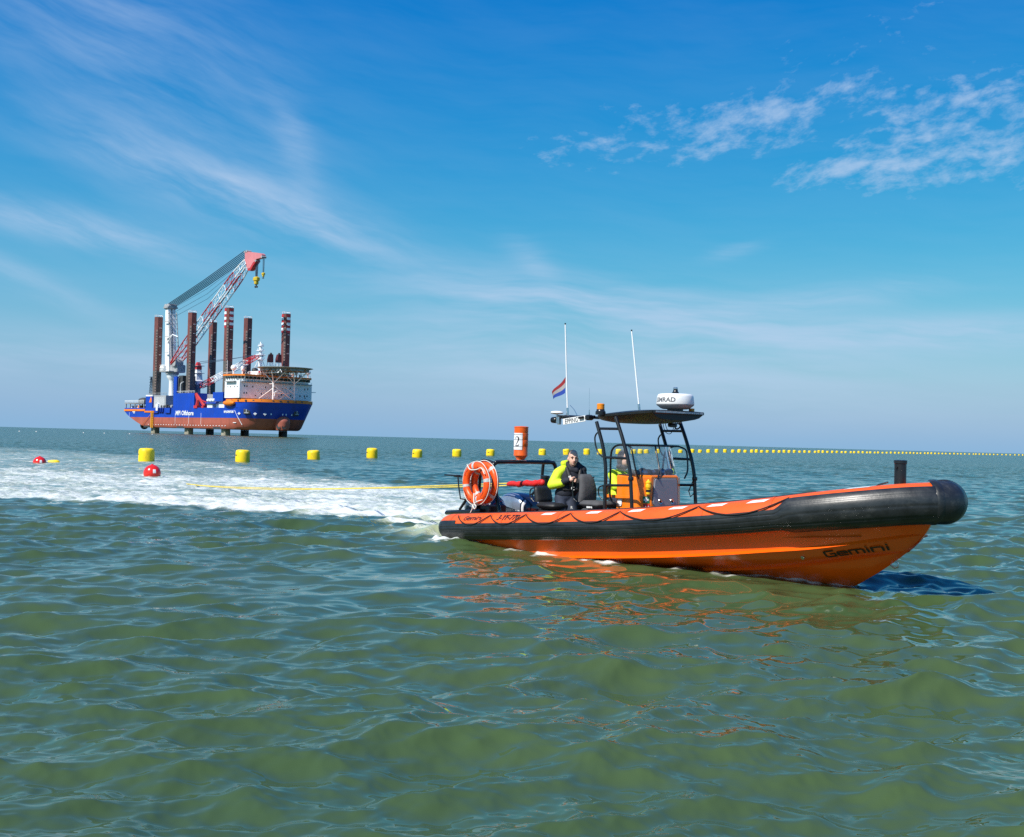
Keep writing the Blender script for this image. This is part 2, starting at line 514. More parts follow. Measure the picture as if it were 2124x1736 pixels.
Z[nb] += np.exp(-(np.maximum(d_, 0) / (0.42 + 0.45 * np.exp(-((u_ - 0.6) / 1.1) ** 2))) ** 2) * rise * (v_ < 0.4) + hf * (0.012 + 0.012 * pat)
qw = np.exp(-((u_ - 0.55) / 0.55) ** 2 - ((v_ + 1.45) / 0.22) ** 2)     # quarter wave curling off the stern
Z[nb] += 0.06 * qw * (1 + 0.45 * pat); foam[nb] = np.maximum(foam[nb], np.clip(qw * (1.0 + 0.3 * pat), 0, 1.2))
# nothing stands higher than the keel inside the hull
ins = np.nonzero(din < -0.10)[0]
Z[ins] = np.minimum(Z[ins], -0.62 * np.clip((-din[ins] - 0.10) / 0.12, 0, 1) + 0.02)
DX[ins] = 0; DY[ins] = 0
# scraps of old foam on the open water
flk = sample(T_lmp, X[:] * 0.13 + 31, Y[:] * 0.22)[:, 0]
fl2 = sample(T_lmp, X * 0.9 + 3, Y * 1.6)[:, 0]
foam = np.maximum(foam, np.clip((flk - 1.1) * 0.5, 0, 1) * np.clip(fl2 * 0.30 - 0.05, 0, 0.42) * (r_ < 45))
PX = X - DX; PY = Y - DY
Z -= r_ ** 2 / (2 * 6371000.0)                                          # the sea falls away to a real horizon
me = bpy.data.meshes.new('sea')
nv = len(X)
me.vertices.add(nv)
me.vertices.foreach_set('co', np.stack([PX, PY, Z], -1).astype(np.float32).ravel())
ii, jj = np.meshgrid(np.arange(NR - 1), np.arange(NA - 1), indexing='ij')
b0 = (ii * NA + jj).ravel()
quads = np.stack([b0, b0 + 1, b0 + NA + 1, b0 + NA], -1)[:, ::-1]
nq = len(quads)
me.loops.add(nq * 4); me.polygons.add(nq)
me.loops.foreach_set('vertex_index', quads.ravel().astype(np.int32))
me.polygons.foreach_set('loop_start', (np.arange(nq) * 4).astype(np.int32))
me.polygons.foreach_set('use_smooth', np.ones(nq, bool))
me.update(calc_edges=True)
for nm, arr in (('foam', foam), ('aer', aer)):
    at = me.attributes.new(nm, 'FLOAT', 'POINT')
    at.data.foreach_set('value', arr.astype(np.float32))

def sea_material(foamy):
    wm = bpy.data.materials.new('sea_foam' if foamy else 'sea_water'); wm.use_nodes = True
    t = NT(wm.node_tree)
    bs = t.n['Principled BSDF']; mo = t.n['Material Output']
    geo = t.node('ShaderNodeNewGeometry').outputs['Position']
    sx = t.node('ShaderNodeSeparateXYZ'); t.l.new(geo, sx.inputs[0])
    rad = t.m('SQRT', t.m('ADD', t.m('MULTIPLY', sx.outputs[0], sx.outputs[0]), t.m('MULTIPLY', sx.outputs[1], sx.outputs[1])))
    fo = t.node('ShaderNodeAttribute', attribute_name='foam').outputs['Fac']
    ae = t.node('ShaderNodeAttribute', attribute_name='aer').outputs['Fac']
    # silt-green body colour, uneven in large soft patches
    pn = t.noise(geo, 0.09, 3.0, 0.5)
    body = t.mix(t.ramp(pn, 0.3, 0.7), rgb(0.046, 0.084, 0.031), rgb(0.060, 0.094, 0.033))
    if foamy:
     aern = t.noise(geo, 0.8, 4.0, 0.6)
     body = t.mix(t.m('MULTIPLY', t.ramp(t.m('ADD', ae, t.m('MULTIPLY', t.m('SUBTRACT', aern, 0.5), 0.6)), 0.12, 0.75), 0.8), body, t.mix(t.ramp(rad, 24.0, 34.0), rgb(0.50, 0.54, 0.30), rgb(0.34, 0.42, 0.32)))
    col = body; foam_m = 0.0
    # foam lace
    if foamy:
     mp = t.node('ShaderNodeMapping'); t.l.new(geo, mp.inputs[0])
     mp.inputs['Rotation'].default_value = (0, 0, R(24)); mp.inputs['Scale'].default_value = (0.42, 1.15, 1.0)
     f1 = t.noise(mp.outputs[0], 1.1, 8.0, 0.68, 0.6)
     f2 = t.noise(geo, 5.5, 6.0, 0.65, 0.4)
     vor = t.node('ShaderNodeTexVoronoi', feature='DISTANCE_TO_EDGE'); vor.inputs['Scale'].default_value = 2.6
     vw = t.node('ShaderNodeVectorMath', operation='ADD')
     nzv = t.node('ShaderNodeTexNoise'); t.l.new(geo, nzv.inputs['Vector']); nzv.inputs['Scale'].default_value = 2.2; nzv.inputs['Detail'].default_value = 3
     t.l.new(mp.outputs[0], vw.inputs[0]); t.l.new(nzv.outputs['Color'], vw.inputs[1]); t.l.new(vw.outputs[0], vor.inputs['Vector'])
     lace = t.m('SUBTRACT', 1.0, t.ramp(vor.outputs['Distance'], 0.0, 0.16))
     fv = t.m('ADD', t.m('ADD', t.m('MULTIPLY', t.m('SUBTRACT', f1, 0.5), 1.75), t.m('MULTIPLY', t.m('SUBTRACT', f2, 0.5), 0.55)), t.m('MULTIPLY', lace, 0.16))
     fv = t.m('ADD', fv, t.m('MULTIPLY', fo, 0.86))
     foam_m = t.m('MULTIPLY', t.ramp(fv, 0.30, 0.98), t.ramp(fo, 0.02, 0.16))
     col = t.mix(foam_m, body, t.mix(f2, rgb(0.58, 0.62, 0.56), rgb(0.86, 0.87, 0.84)))
    t.put(bs.inputs['Base Color'], col)
    bs.inputs['IOR'].default_value = 1.333
    farf = t.ramp(rad, 22.0, 140.0)
    rgh = t.m('ADD', 0.045, t.m('MULTIPLY', farf, 0.10))
    t.put(bs.inputs['Roughness'], t.m('ADD', rgh, t.m('MULTIPLY', foam_m, 0.55)) if foamy else rgh)
    # unresolved wavelets: slopes drawn from noise, so distant water keeps its broken glitter
    def slope(seed, sc):
        m2 = t.node('ShaderNodeMapping'); t.l.new(geo, m2.inputs[0]); m2.inputs['Location'].default_value = (seed, seed * 1.7, 0)
        m2.inputs['Rotation'].default_value = (0, 0, R(16)); m2.inputs['Scale'].default_value = (0.55, 1.0, 1.0)
        return t.m('SUBTRACT', t.noise(m2.outputs[0], sc, 5.0, 0.72), 0.5)
    gst = t.noise(geo, 0.035, 3.0, 0.6)
    nearf = t.m('SUBTRACT', 1.0, t.ramp(rad, 6.0, 30.0))
    amp = t.m('MULTIPLY', t.m('ADD', t.m('ADD', 0.10, t.m('MULTIPLY', farf, 1.5)), t.m('MULTIPLY', nearf, -0.06)), t.m('ADD', 0.55, t.m('MULTIPLY', gst, 0.9)))
    s1 = t.m('MULTIPLY', slope(3.1, 2.6), amp); s2 = t.m('SUBTRACT', t.m('MULTIPLY', slope(17.7, 2.6), amp), t.m('MULTIPLY', farf, 0.11))   # wavelets lean on their steep downwind faces
    gn = t.node('ShaderNodeNewGeometry').outputs['Normal']
    va = t.node('ShaderNodeVectorMath', operation='ADD')
    t.l.new(gn, va.inputs[0]); t.l.new(t.comb(s1, s2, 0.0), va.inputs[1])
    vn = t.node('ShaderNodeVectorMath', operation='NORMALIZE'); t.l.new(va.outputs[0], vn.inputs[0])
    if not foamy:
        t.l.new(vn.outputs[0], bs.inputs['Normal'])
        return wm
    bp = t.node('ShaderNodeBump'); bp.inputs['Strength'].default_value = 0.4; bp.inputs['Distance'].default_value = 0.05
    t.put(bp.inputs['Height'], t.m('MULTIPLY', foam_m, t.m('ADD', f2, f1)))
    t.l.new(vn.outputs[0], bp.inputs['Normal'])
    t.l.new(bp.outputs[0], bs.inputs['Normal'])
    return wm
sea = link_mesh('sea', me, sea_material(False))
me.materials.append(sea_material(True))
fq = np.maximum(foam, aer)[quads].max(1) > 0.012
me.polygons.foreach_set('material_index', fq.astype(np.int32))
sea['kind'] = 'structure'
sea['label'] = 'choppy green sea running to the horizon with a white boat wake'

# ================================================================== RIGID INFLATABLE BOAT
M_orange = mat('tube_orange', rgb(0.80, 0.105, 0.008), 0.42, var=0.06, vscale=3, grime=(rgb(0.50, 0.10, 0.04), 0.5), gscale=(1.5, 7, 7), bump=0.05)
M_seam = mat('seam_orange', rgb(0.70, 0.085, 0.008), 0.5, var=0.1)
M_hull = mat('gelcoat_orange', rgb(1.0, 0.112, 0.003), 0.24, var=0.05, vscale=1.6, grime=(rgb(0.78, 0.10, 0.008), 0.3), gscale=(0.9, 3, 3), coat=0.3)
M_cons = mat('console_orange', rgb(0.86, 0.20, 0.008), 0.25, var=0.04, coat=0.25)
M_black = mat('black_rubber', rgb(0.017, 0.019, 0.021), 0.36, var=0.3, vscale=5, grime=(rgb(0.06, 0.062, 0.06), 0.55), gscale=(0.7, 9, 9), bump=0.12, bscale=30)
M_blackp = mat('black_powder_coat', rgb(0.012, 0.013, 0.015), 0.28, var=0.2)
M_seat = mat('black_vinyl', rgb(0.013, 0.013, 0.014), 0.55, var=0.3, bump=0.25, bscale=60)
M_cover = mat('grey_canvas', rgb(0.075, 0.075, 0.080), 0.85, var=0.15, vscale=12, bump=0.4, bscale=25)
M_deck = mat('deck_grey', rgb(0.10, 0.105, 0.11), 0.8, bump=0.3)
M_white = mat('white_plastic', rgb(0.80, 0.80, 0.79), 0.35, var=0.03)
M_refl = mat('reflective_tape', rgb(0.74, 0.73, 0.70), 0.4, var=0.08, vscale=30)
M_rope_b = mat('dark_rope', rgb(0.028, 0.014, 0.012), 0.8, bump=0.5, bscale=120)
M_letter = mat('dark_lettering', rgb(0.022, 0.012, 0.012), 0.5, var=0.1)
M_door = mat('grey_hatch', rgb(0.27, 0.27, 0.29), 0.45, var=0.06)
M_steel = mat('stainless_steel', rgb(0.62, 0.62, 0.63), 0.25, metal=1.0)
M_amber = mat('amber_lens', rgb(0.80, 0.25, 0.01), 0.15, var=0.1)
M_cowl = mat('cowl_navy', rgb(0.012, 0.020, 0.048), 0.16, metal=0.3, coat=0.6)
M_cowl2 = mat('cowl_silver', rgb(0.30, 0.35, 0.43), 0.25, metal=0.55, coat=0.4)
M_yel = mat('yellow_plastic', rgb(0.85, 0.50, 0.01), 0.35, var=0.05)
M_red = mat('red_fabric', rgb(0.62, 0.012, 0.010), 0.6, bump=0.3, bscale=50)
M_green = mat('green_print', rgb(0.01, 0.16, 0.07), 0.5)
M_redp = mat('red_print', rgb(0.45, 0.01, 0.02), 0.5)
M_led = mat('led_bar_lens', rgb(0.40, 0.42, 0.45), 0.2, metal=0.4, var=0.5, vscale=60)
def glass(name, tint, alpha, rough=0.03):
    m = bpy.data.materials.new(name); m.use_nodes = True
    t = NT(m.node_tree)
    for n in list(t.n):
        if n.type == 'BSDF_PRINCIPLED': t.n.remove(n)
    o = t.n['Material Output']
    tr = t.node('ShaderNodeBsdfTransparent'); tr.inputs[0].default_value = tint
    gl = t.node('ShaderNodeBsdfGlossy'); gl.inputs['Roughness'].default_value = rough; gl.inputs[0].default_value = (1, 1, 1, 1)
    df = t.node('ShaderNodeBsdfDiffuse'); df.inputs[0].default_value = (0.7, 0.75, 0.8, 1)
    fr = t.node('ShaderNodeFresnel'); fr.inputs['IOR'].default_value = 1.3
    m1 = t.node('ShaderNodeMixShader'); m2 = t.node('ShaderNodeMixShader')
    sm = t.noise(t.node('ShaderNodeTexCoord').outputs['Object'], 4.0, 4, 0.6)
    t.put(m2.inputs[0], t.m('MULTIPLY', sm, alpha)); t.l.new(tr.outputs[0], m2.inputs[1]); t.l.new(df.outputs[0], m2.inputs[2])
    t.l.new(fr.outputs[0], m1.inputs[0]); t.l.new(m2.outputs[0], m1.inputs[1]); t.l.new(gl.outputs[0], m1.inputs[2])
    t.l.new(m1.outputs[0], o.inputs['Surface'])
    return m
M_glass = glass('clear_screen', (0.86, 0.90, 0.93, 1), 0.16)

boat = thing('rigid_inflatable_boat', 'orange and black rigid inflatable boat with black roof frame towing a yellow rope', 'boat', BOAT_O, BOAT_YAW)

# --- inflatable collar: centre line (starboard v<0), both sides and round the bow
TU = [0.15, 1, 2, 3, 4, 5, 6, 6.8, 7.5, 8.1, 8.6, 9.0, 9.27, 9.40]
TV = [1.2, 1.2, 1.2, 1.2, 1.2, 1.2, 1.18, 1.13, 1.04, 0.89, 0.67, 0.41, 0.19, 0.0]
TW = [0.26, 0.33, 0.41, 0.49, 0.575, 0.665, 0.775, 0.87, 0.97, 1.065, 1.14, 1.20, 1.23, 1.235]
stb = spline([(a, -b, c) for a, b, c in zip(TU, TV, TW)], 130)
def mirror(p): return Vector((p[0], -p[1], p[2]))
center = stb + [mirror(p) for p in reversed(stb[:-1])]
TR = 0.237
def frame_at(i, path):
    a = path[max(i - 1, 0)]; b = path[min(i + 1, len(path) - 1)]
    t = (b - a).normalized()
    out = t.cross(Vector((0, 0, 1))).normalized()       # starboard side: points outboard
    up = out.cross(t).normalized()
    return t, out, up
def tube_pt(i, th, r, path=None):
    path = path or center
    t, out, up = frame_at(i, path)
    k = min(1.0, max(0.0, (path[i].x - 7.4) / 1.6)); r *= 1 + 0.075 * k * k * (3 - 2 * k)      # the collar swells towards the bow
    return path[i] + (out * math.cos(th) + up * math.sin(th)) * r
mb = MB()
NT_ = 32
rings = []
def end_r(k):  # rounded ends
    return TR * math.sqrt(max(0.02, 1 - (1 - k / 4.0) ** 2)) if k < 4 else TR
for i in range(len(center)):
    k = min(i, len(center) - 1 - i)
    r0 = end_r(k)
    rings.append([tube_pt(i, 2 * math.pi * j / NT_, r0) for j in range(NT_)])
mb.loft(rings, True, True)
tube = mb.build('inflatable_tube', M_orange, boat, smooth=40)
for su in (0.62, 2.05, 3.5, 5.05, 6.5, 7.55):       # glued seams across the tube
    i = min(range(len(stb)), key=lambda q: abs(stb[q].x - su))
    for s in (-1, 1):
        mb = MB(); rows = [[tube_pt(i, R(8) + R(150) * j / 24, TR + 0.0035, stb) + frame_at(i, stb)[0] * dx_ for j in range(25)] for dx_ in (-0.022, 0.022)]
        mb.loft([[p if s < 0 else mirror(p) for p in r0] for r0 in rows], False); mb.build('tube_seam', M_seam, boat, smooth=60)
# black rubbing strake: thick ribbed skin on the outside, deeper at the bow
def strake(side, name):
    mb = MB(); rings = []
    path = stb
    NS = 44
    for i in range(3, len(path) - 2):
        u = path[i].x
        k = min(1.0, max(0.0, (u - 7.62) / 0.22)); k = k * k * (3 - 2 * k)
        lo = R(-62 - 26 * k); hi = R(17 + 38 * k)
        row = []
        for j in range(NS + 1):
            th = lo + (hi - lo) * j / NS
            rib = 0.0
            for q in (0.16, 0.36, 0.58, 0.80):
                rib += 0.006 * math.exp(-((j / NS - q) / 0.016) ** 2)
            e = min(j, NS - j)
            rad = TR + (0.016 if e > 0 else -0.004) - rib + 0.012 * k * (e > 1)
            p = tube_pt(i, th, rad, path)
            row.append(p if side < 0 else mirror(p))
        rings.append(row)
    mb.loft(rings, False)
    return mb.build(name, M_black, boat, smooth=45)
strake(-1, 'rubbing_strake'); strake(1, 'rubbing_strake')
# black end cones of the tubes
for s in (-1, 1):
    mb = MB(); rings = []
    for i in range(0, 9):
        r0 = end_r(i) + 0.012
        row = [tube_pt(i, R(-70) + R(100) * j / 20, r0, stb) for j in range(21)]
        rings.append([p if s < 0 else mirror(p) for p in row])
    mb.loft(rings, False)
    mb.build('tube_end_cap', M_black, boat, smooth=45)
# nose: moulded black bow fender wrapping the tip, with a raised collar
mid = len(stb) - 1
def nose_band(name, h0, h1, rad, lo, hi, m, side=0):
    mb = MB(); rings = []
    idx = [i for i in range(mid - 40, mid + 41) if h0 <= abs(center[i].y) <= h1 or (h0 == 0 and abs(center[i].y) <= h1)]
    segs = [idx] if h0 == 0 else [[i for i in idx if (i - mid) * side > 0]]
    for sg in segs:
        rings = []
        for q, i in enumerate(sg):
            e = min(q, len(sg) - 1 - q)
            rr_ = rad - (0.02 if e == 0 else 0)
            rings.append([tube_pt(i, R(lo) + R(hi - lo) * j / 30, rr_) for j in range(31)])
        mb.loft(rings, False)
    return mb.build(name, m, boat, smooth=50)
nose_band('bow_fender', 0.0, 0.16, TR + 0.028, -95, 74, M_black)
for s in (-1, 1):
    nose_band('bow_collar', 0.09, 0.18, TR + 0.035, -100, 112, M_black, s)

# --- hull
K = [(0.75, 0, -0.45), (2, 0, -0.47), (4, 0, -0.45), (6, 0, -0.36), (7, 0, -0.24), (7.96, 0, -0.03), (8.32, 0, 0.15), (8.6, 0, 0.33), (8.89, 0, 0.55), (9.1, 0, 0.74), (9.24, 0, 0.88)]
R2 = [(0.75, -0.62, -0.28), (2, -0.65, -0.24), (4, -0.70, -0.13), (6.1, -0.70, 0.06), (7.1, -0.64, 0.18), (7.7, -0.55, 0.28), (8.2, -0.39, 0.39), (8.6, -0.22, 0.48), (8.85, -0.08, 0.545), (8.93, 0, 0.585)]
R1 = [(0.75, -1.10, -0.2), (2, -1.13, -0.1), (3.5, -1.14, 0.02), (5, -1.14, 0.16), (6.4, -1.10, 0.32), (7.4, -0.98, 0.46), (7.95, -0.84, 0.54), (8.5, -0.62, 0.65), (8.87, -0.36, 0.735), (9.05, -0.17, 0.78), (9.14, 0, 0.80)]
T_ = [(0.75, -1.20, 0.06), (2, -1.21, 0.18), (3.5, -1.21, 0.31), (5, -1.21, 0.45), (6.4, -1.15, 0.61), (7.4, -1.05, 0.74), (8.1, -0.86, 0.86), (8.6, -0.66, 0.93), (9.0, -0.40, 0.99), (9.2, -0.2, 1.02), (9.30, 0, 1.03)]
NH = 90
cK, c2, c1, cT = (spline(q, NH) for q in (K, R2, R1, T_))
def off(c, dv, dw):
    out = []
    for i, p in enumerate(c):
        t = (c[min(i + 1, NH)] - c[max(i - 1, 0)]).normalized()
        o = t.cross(Vector((0, 0, 1))).normalized()
        k = min(1.0, abs(p.y) / 0.30)
        out.append(p + o * dv * k + Vector((0, 0, dw * k)))
    return out
c2o = off(c2, 0.040, -0.004); c1o = off(c1, 0.045, -0.004)
c2b = off(c2, 0.012, 0.030); c1b = off(c1, 0.012, 0.034)
def blend(a, b, k, bulge=0.0):
    out = []
    for p, q in zip(a, b):
        m_ = p.lerp(q, k)
        out.append(m_ + Vector((0, -bulge * min(1, abs(m_.y) * 4), -bulge)) )
    return out
rowsH = [cK, blend(cK, c2, .35, .012), blend(cK, c2, .7, .012), c2, c2o, c2b, blend(c2b, c1, .35, .012), blend(c2b, c1, .7, .010), c1, c1o, c1b, blend(c1b, cT, .5, -0.015), cT]
for s in (1, -1):
    pass
mb = MB()
full_rows = [list(r_) for r_ in rowsH]
port_rows = [[mirror(p) for p in r_] for r_ in rowsH[1:]]
ringset = list(reversed(port_rows)) + full_rows       # from port sheer, under keel, to starboard sheer
sec = [[ringset[j][i] for j in range(len(ringset))] for i in range(NH + 1)]
mb.loft(sec, False)
n0 = len(mb.v)
mb.add(sec[0], [tuple(range(len(sec[0])))])             # transom
hull = mb.build('hull', M_hull, boat, smooth=28)
# towing eye and drain on the stem
mb = MB()
mb.tube([(8.64, 0, 0.36), (8.70, 0, 0.32), (8.76, 0, 0.34), (8.76, 0, 0.40), (8.70, 0, 0.42)], 0.012, 8)
mb.build('towing_eye', M_steel, boat, smooth=40)
def hull_side(u, k):
    """point on the topside panel between the lower and upper spray rails; k 0..1"""
    def at(c):
        for i in range(NH):
            if c[i].x <= u <= c[i + 1].x:
                return c[i].lerp(c[i + 1], (u - c[i].x) / (c[i + 1].x - c[i].x))
        return c[-1]
    a, b = at(c2b), at(c1)
    p = a.lerp(b, k)
    return p + Vector((0, -0.026, -0.012))
mb = MB(); p = hull_side(7.78, 0.5)
mb.lathe([(0.028, 0), (0.028, 0.012), (0.014, 0.016)], 14, Matrix.Translation(p) @ Matrix.Rotation(R(115), 4, 'X'))
mb.build('drain_fitting', M_steel, boat, smooth=40)

# lettering drawn as squared strokes: one wide italic word
GEM = [  # strokes per letter in a 0..1 cell (x, y)
    ([(0.98, 0.92), (0.18, 0.92), (0.04, 0.78), (0.04, 0.22), (0.18, 0.08), (0.94, 0.08), (0.94, 0.48), (0.48, 0.48)],),
    ([(0.98, 0.08), (0.16, 0.08), (0.04, 0.22), (0.04, 0.52), (0.16, 0.66), (0.84, 0.66), (0.94, 0.56), (0.94, 0.38), (0.06, 0.38)],),
    ([(0.02, 0.0), (0.02, 0.66), (0.86, 0.66), (0.98, 0.54), (0.98, 0.0)], [(0.50, 0.0), (0.50, 0.62)]),
    ([(0.5, 0.0), (0.5, 0.66)], [(0.5, 0.80), (0.5, 0.98)]),
    ([(0.02, 0.0), (0.02, 0.66), (0.82, 0.66), (0.96, 0.54), (0.96, 0.0)],),
    ([(0.5, 0.0), (0.5, 0.66)], [(0.5, 0.80), (0.5, 0.98)]),
]
GEMW = [0.9, 0.85, 1.15, 0.3, 0.85, 0.3]
def word_gemini(name, width, height, f, parent, m, w=0.15, shear=0.25):
    mb = MB(); tot = sum(GEMW) + 0.16 * (len(GEMW) - 1); sc = width / tot; x = -tot / 2; lay = 0
    for strokes, cw in zip(GEM, GEMW):
        for st in strokes:
            pts = []
            for a, b in st:
                pts.append((a, b))
            dens = []
            for q in range(len(pts) - 1):
                for e in range(3):
                    k = e / 3.0
                    dens.append((pts[q][0] * (1 - k) + pts[q + 1][0] * k, pts[q][1] * (1 - k) + pts[q + 1][1] * k))
            dens.append(pts[-1])
            P2 = [((x + a * cw) * sc + (b - 0.5) * height * shear, b * height) for a, b in dens]
            ribbon(mb, P2, w * height, f, 0.0004 * lay); lay += 1
        x += cw + 0.16
    return mb.build(name, m, parent, fix=False)
word_gemini('maker_lettering', 0.74, 0.125, lambda x, y, z: hull_side(8.44 + x, 0.28 + y * 3.9) + Vector((0, -z, 0)), boat, M_letter, w=0.185)
# index along the starboard tube
us_ = [p.x for p in stb]
def on_tube(u, th, r=TR + 0.006):
    i = int(np.searchsorted(us_, u)); i = min(max(i, 1), len(stb) - 2)
    a = tube_pt(i - 1, th, r, stb); b = tube_pt(i, th, r, stb)
    k = (u - us_[i - 1]) / max(1e-6, us_[i] - us_[i - 1])
    return a.lerp(b, min(1, max(0, k)))
word_gemini('maker_lettering', 0.50, 0.085, lambda x, y, z: on_tube(1.30 + x, R(30) + y / TR, TR + 0.007 + z), boat, M_letter, w=0.15, shear=0.5)
text_part('registration_number', '3-YF-770', M_letter, boat, lambda x, y: on_tube(2.24 + x, R(29) + y / TR, TR + 0.007), height=0.105, cell=0.02, shear=0.35, bold=0.002)
# reflective patches
for u in (3.23, 4.30, 5.22, 6.03, 6.72, 7.37, 8.62):
    for s in (-1, 1):
        mb = MB(); rows = []
        hl = 0.135
        th0, th1 = (R(50), R(64)) if u < 8 else (R(74), R(84))
        for j in range(5):
            th = th0 + (th1 - th0) * j / 4
            row = [on_tube(u + hl * (2 * i / 8 - 1) + (j - 2) * 0.018, th, TR + 0.005) for i in range(9)]
            rows.append([p if s < 0 else mirror(p) for p in row])
        mb.loft(rows, False); mb.build('reflective_patch', M_refl, boat, smooth=40)
# grab line in scallops, with its eyes
GP = [0.83, 1.75, 2.69, 3.79, 4.90, 6.42, 7.81]
for s in (-1, 1):
    mb = MB(); path = []
    for a, b in zip(GP[:-1], GP[1:]):
        for i in range(16):
            k = i / 16.0
            sag = 4 * k * (1 - k)
            th = R(52) - R(42) * sag ** 0.9
            path.append(on_tube(a + (b - a) * k, th, TR + 0.016 + 0.012 * sag))
    path.append(on_tube(GP[-1], R(52), TR + 0.014))
    if s > 0: path = [mirror(p) for p in path]
    mb.tube(path, 0.010, 8); mb.build('grab_line', M_rope_b, boat, smooth=60)
    for g in GP:
        mb = MB(); p = on_tube(g, R(53), TR)
        n = (p - on_tube(g, R(53), 0.1)).normalized()
        if s > 0: p = mirror(p); n = mirror(n)
        mb.lathe([(0.030, 0), (0.028, 0.008), (0.012, 0.014), (0.012, 0.03)], 12, Matrix.Translation(p) @ n.to_track_quat('Z', 'Y').to_matrix().to_4x4())
        mb.build('line_eye', M_orange, boat, smooth=40)
# dark inboard welting on top of the tube
for s in (-1, 1):
    mb = MB(); path = [on_tube(0.7 + 7.4 * i / 60, R(97), TR + 0.003) for i in range(61)]
    mb.tube([p if s < 0 else mirror(p) for p in path], 0.013, 8); mb.build('tube_welt', M_black, boat, smooth=50)
# deck
def deck_w(u): return 0.02 + 0.085 * u
mb = MB()
mb.loft([[(u, -min(1.08, interp(u, TU, TV) - 0.02), deck_w(u)), (u, min(1.08, interp(u, TU, TV) - 0.02), deck_w(u))] for u in (0.78, 2, 3, 4, 5, 6, 7, 8, 8.6)], False)
mb.build('deck', M_deck, boat)
for s in (-1, 1):
    mb = MB(); mb.loft([[(u, s * a, b + d) for a, b in ((0.86, -0.24), (1.06, -0.20), (1.17, 0.06), (1.17, 0.16), (0.86, 0.16))] for u, d in ((0.10, -0.02), (0.40, 0.0), (0.78, 0.03))], True, True); mb.build('stern_sponson', M_hull, boat, bevel=0.02)
mb = MB(); mb.box((0.80, 0, 0.20), (0.08, 2.1, 0.5)); mb.build('transom', M_hull, boat, bevel=0.02)
# foredeck step with the bow towing post
mb = MB(); mb.cbox((8.55, 0, 1.17), (0.62, 0.66, 0.42), 0.06); mb.build('bow_locker', M_hull, boat)
mb = MB()
mb.lathe([(0.085, 0), (0.085, 0.045), (0.078, 0.05), (0.078, 0.33), (0.086, 0.335), (0.086, 0.375), (0.070, 0.38)], 20, Matrix.Translation((8.76, 0, 1.38)))
post = mb.build('bow_post', M_blackp, boat, smooth=40)
mb = MB(); mb.tube([(8.76, -0.105, 1.66), (8.76, 0.105, 1.66)], 0.014, 10); mb.build('post_pin', M_blackp, post, smooth=40)
mb = MB(); mb.tube([(8.62, -0.06, 1.46), (8.5, -0.1, 1.42), (8.42, -0.12, 1.36)], 0.012, 8); mb.build('post_stay', M_blackp, post, smooth=40)

# --- roof frame: two ladder frames
LEG_R = [(3.66, 2.22), (3.74, 2.03), (3.81, 1.86), (3.86, 1.68), (3.895, 1.5), (3.905, 1.26), (3.90, 0.82), (3.90, 0.36)]
LEG_F = [(4.10, 2.30), (4.24, 2.02), (4.33, 1.81), (4.40, 1.63), (4.46, 1.4), (4.485, 1.16), (4.51, 0.88), (4.53, 0.42)]
for s in (-1, 1):
    v = 0.74 * s
    for L_ in (LEG_R, LEG_F):
        mb = MB(); mb.tube(spline([(a, v, b) for a, b in L_], 30), 0.030, 12); mb.build('roof_leg', M_blackp, boat, smooth=50)
    for (a, b) in (((3.72, 2.11), (4.18, 2.11)), ((3.87, 1.65), (4.39, 1.645)), ((3.90, 1.20), (4.475, 1.225))):
        mb = MB(); mb.tube([(a[0], v, a[1]), (b[0], v, b[1])], 0.021, 10); mb.build('frame_rung', M_blackp, boat, smooth=50)
    mb = MB(); mb.tube(spline([(3.725, v, 2.06), (3.66, v, 2.02), (3.63, v, 1.95), (3.66, v, 1.82), (3.73, v, 1.71), (3.84, v, 1.645)], 24), 0.013, 8); mb.build('grab_handle', M_blackp, boat, smooth=50)
    mb = MB(); mb.lathe([(0.042, -0.03), (0.045, -0.02), (0.045, 0.02), (0.042, 0.03)], 12, Matrix.Translation((4.475, v, 1.33))); mb.build('leg_clamp', M_blackp, boat, smooth=40)
mb = MB(); mb.tube([(4.49, 0.74, 1.40), (4.42, 0.74, 1.25), (4.36, 0.73, 1.12), (4.40, 0.73, 1.03), (4.46, 0.74, 1.08), (4.50, 0.75, 1.2)], 0.010, 8); mb.build('hose_loop', M_blackp, boat, smooth=50)
for cx_, cw_ in ((4.05, 2.17), (4.1, 2.2)):
    mb = MB(); mb.tube(spline([(cx_ - .1, 0.5, 2.25), (cx_ - .05, 0.52, cw_ - .08), (cx_ + .05, 0.55, cw_ - .10), (cx_ + .1, 0.6, 2.25)], 14), 0.006, 6); mb.build('roof_cable', M_blackp, boat, smooth=50)
mb = MB(); mb.tube(spline([(4.16, 0.74, 2.24), (4.10, 0.74, 2.16), (4.03, 0.74, 2.15), (4.01, 0.74, 2.20), (4.06, 0.74, 2.24), (4.15, 0.74, 2.2)], 20), 0.013, 8); mb.build('roof_hook', M_blackp, boat, smooth=50)
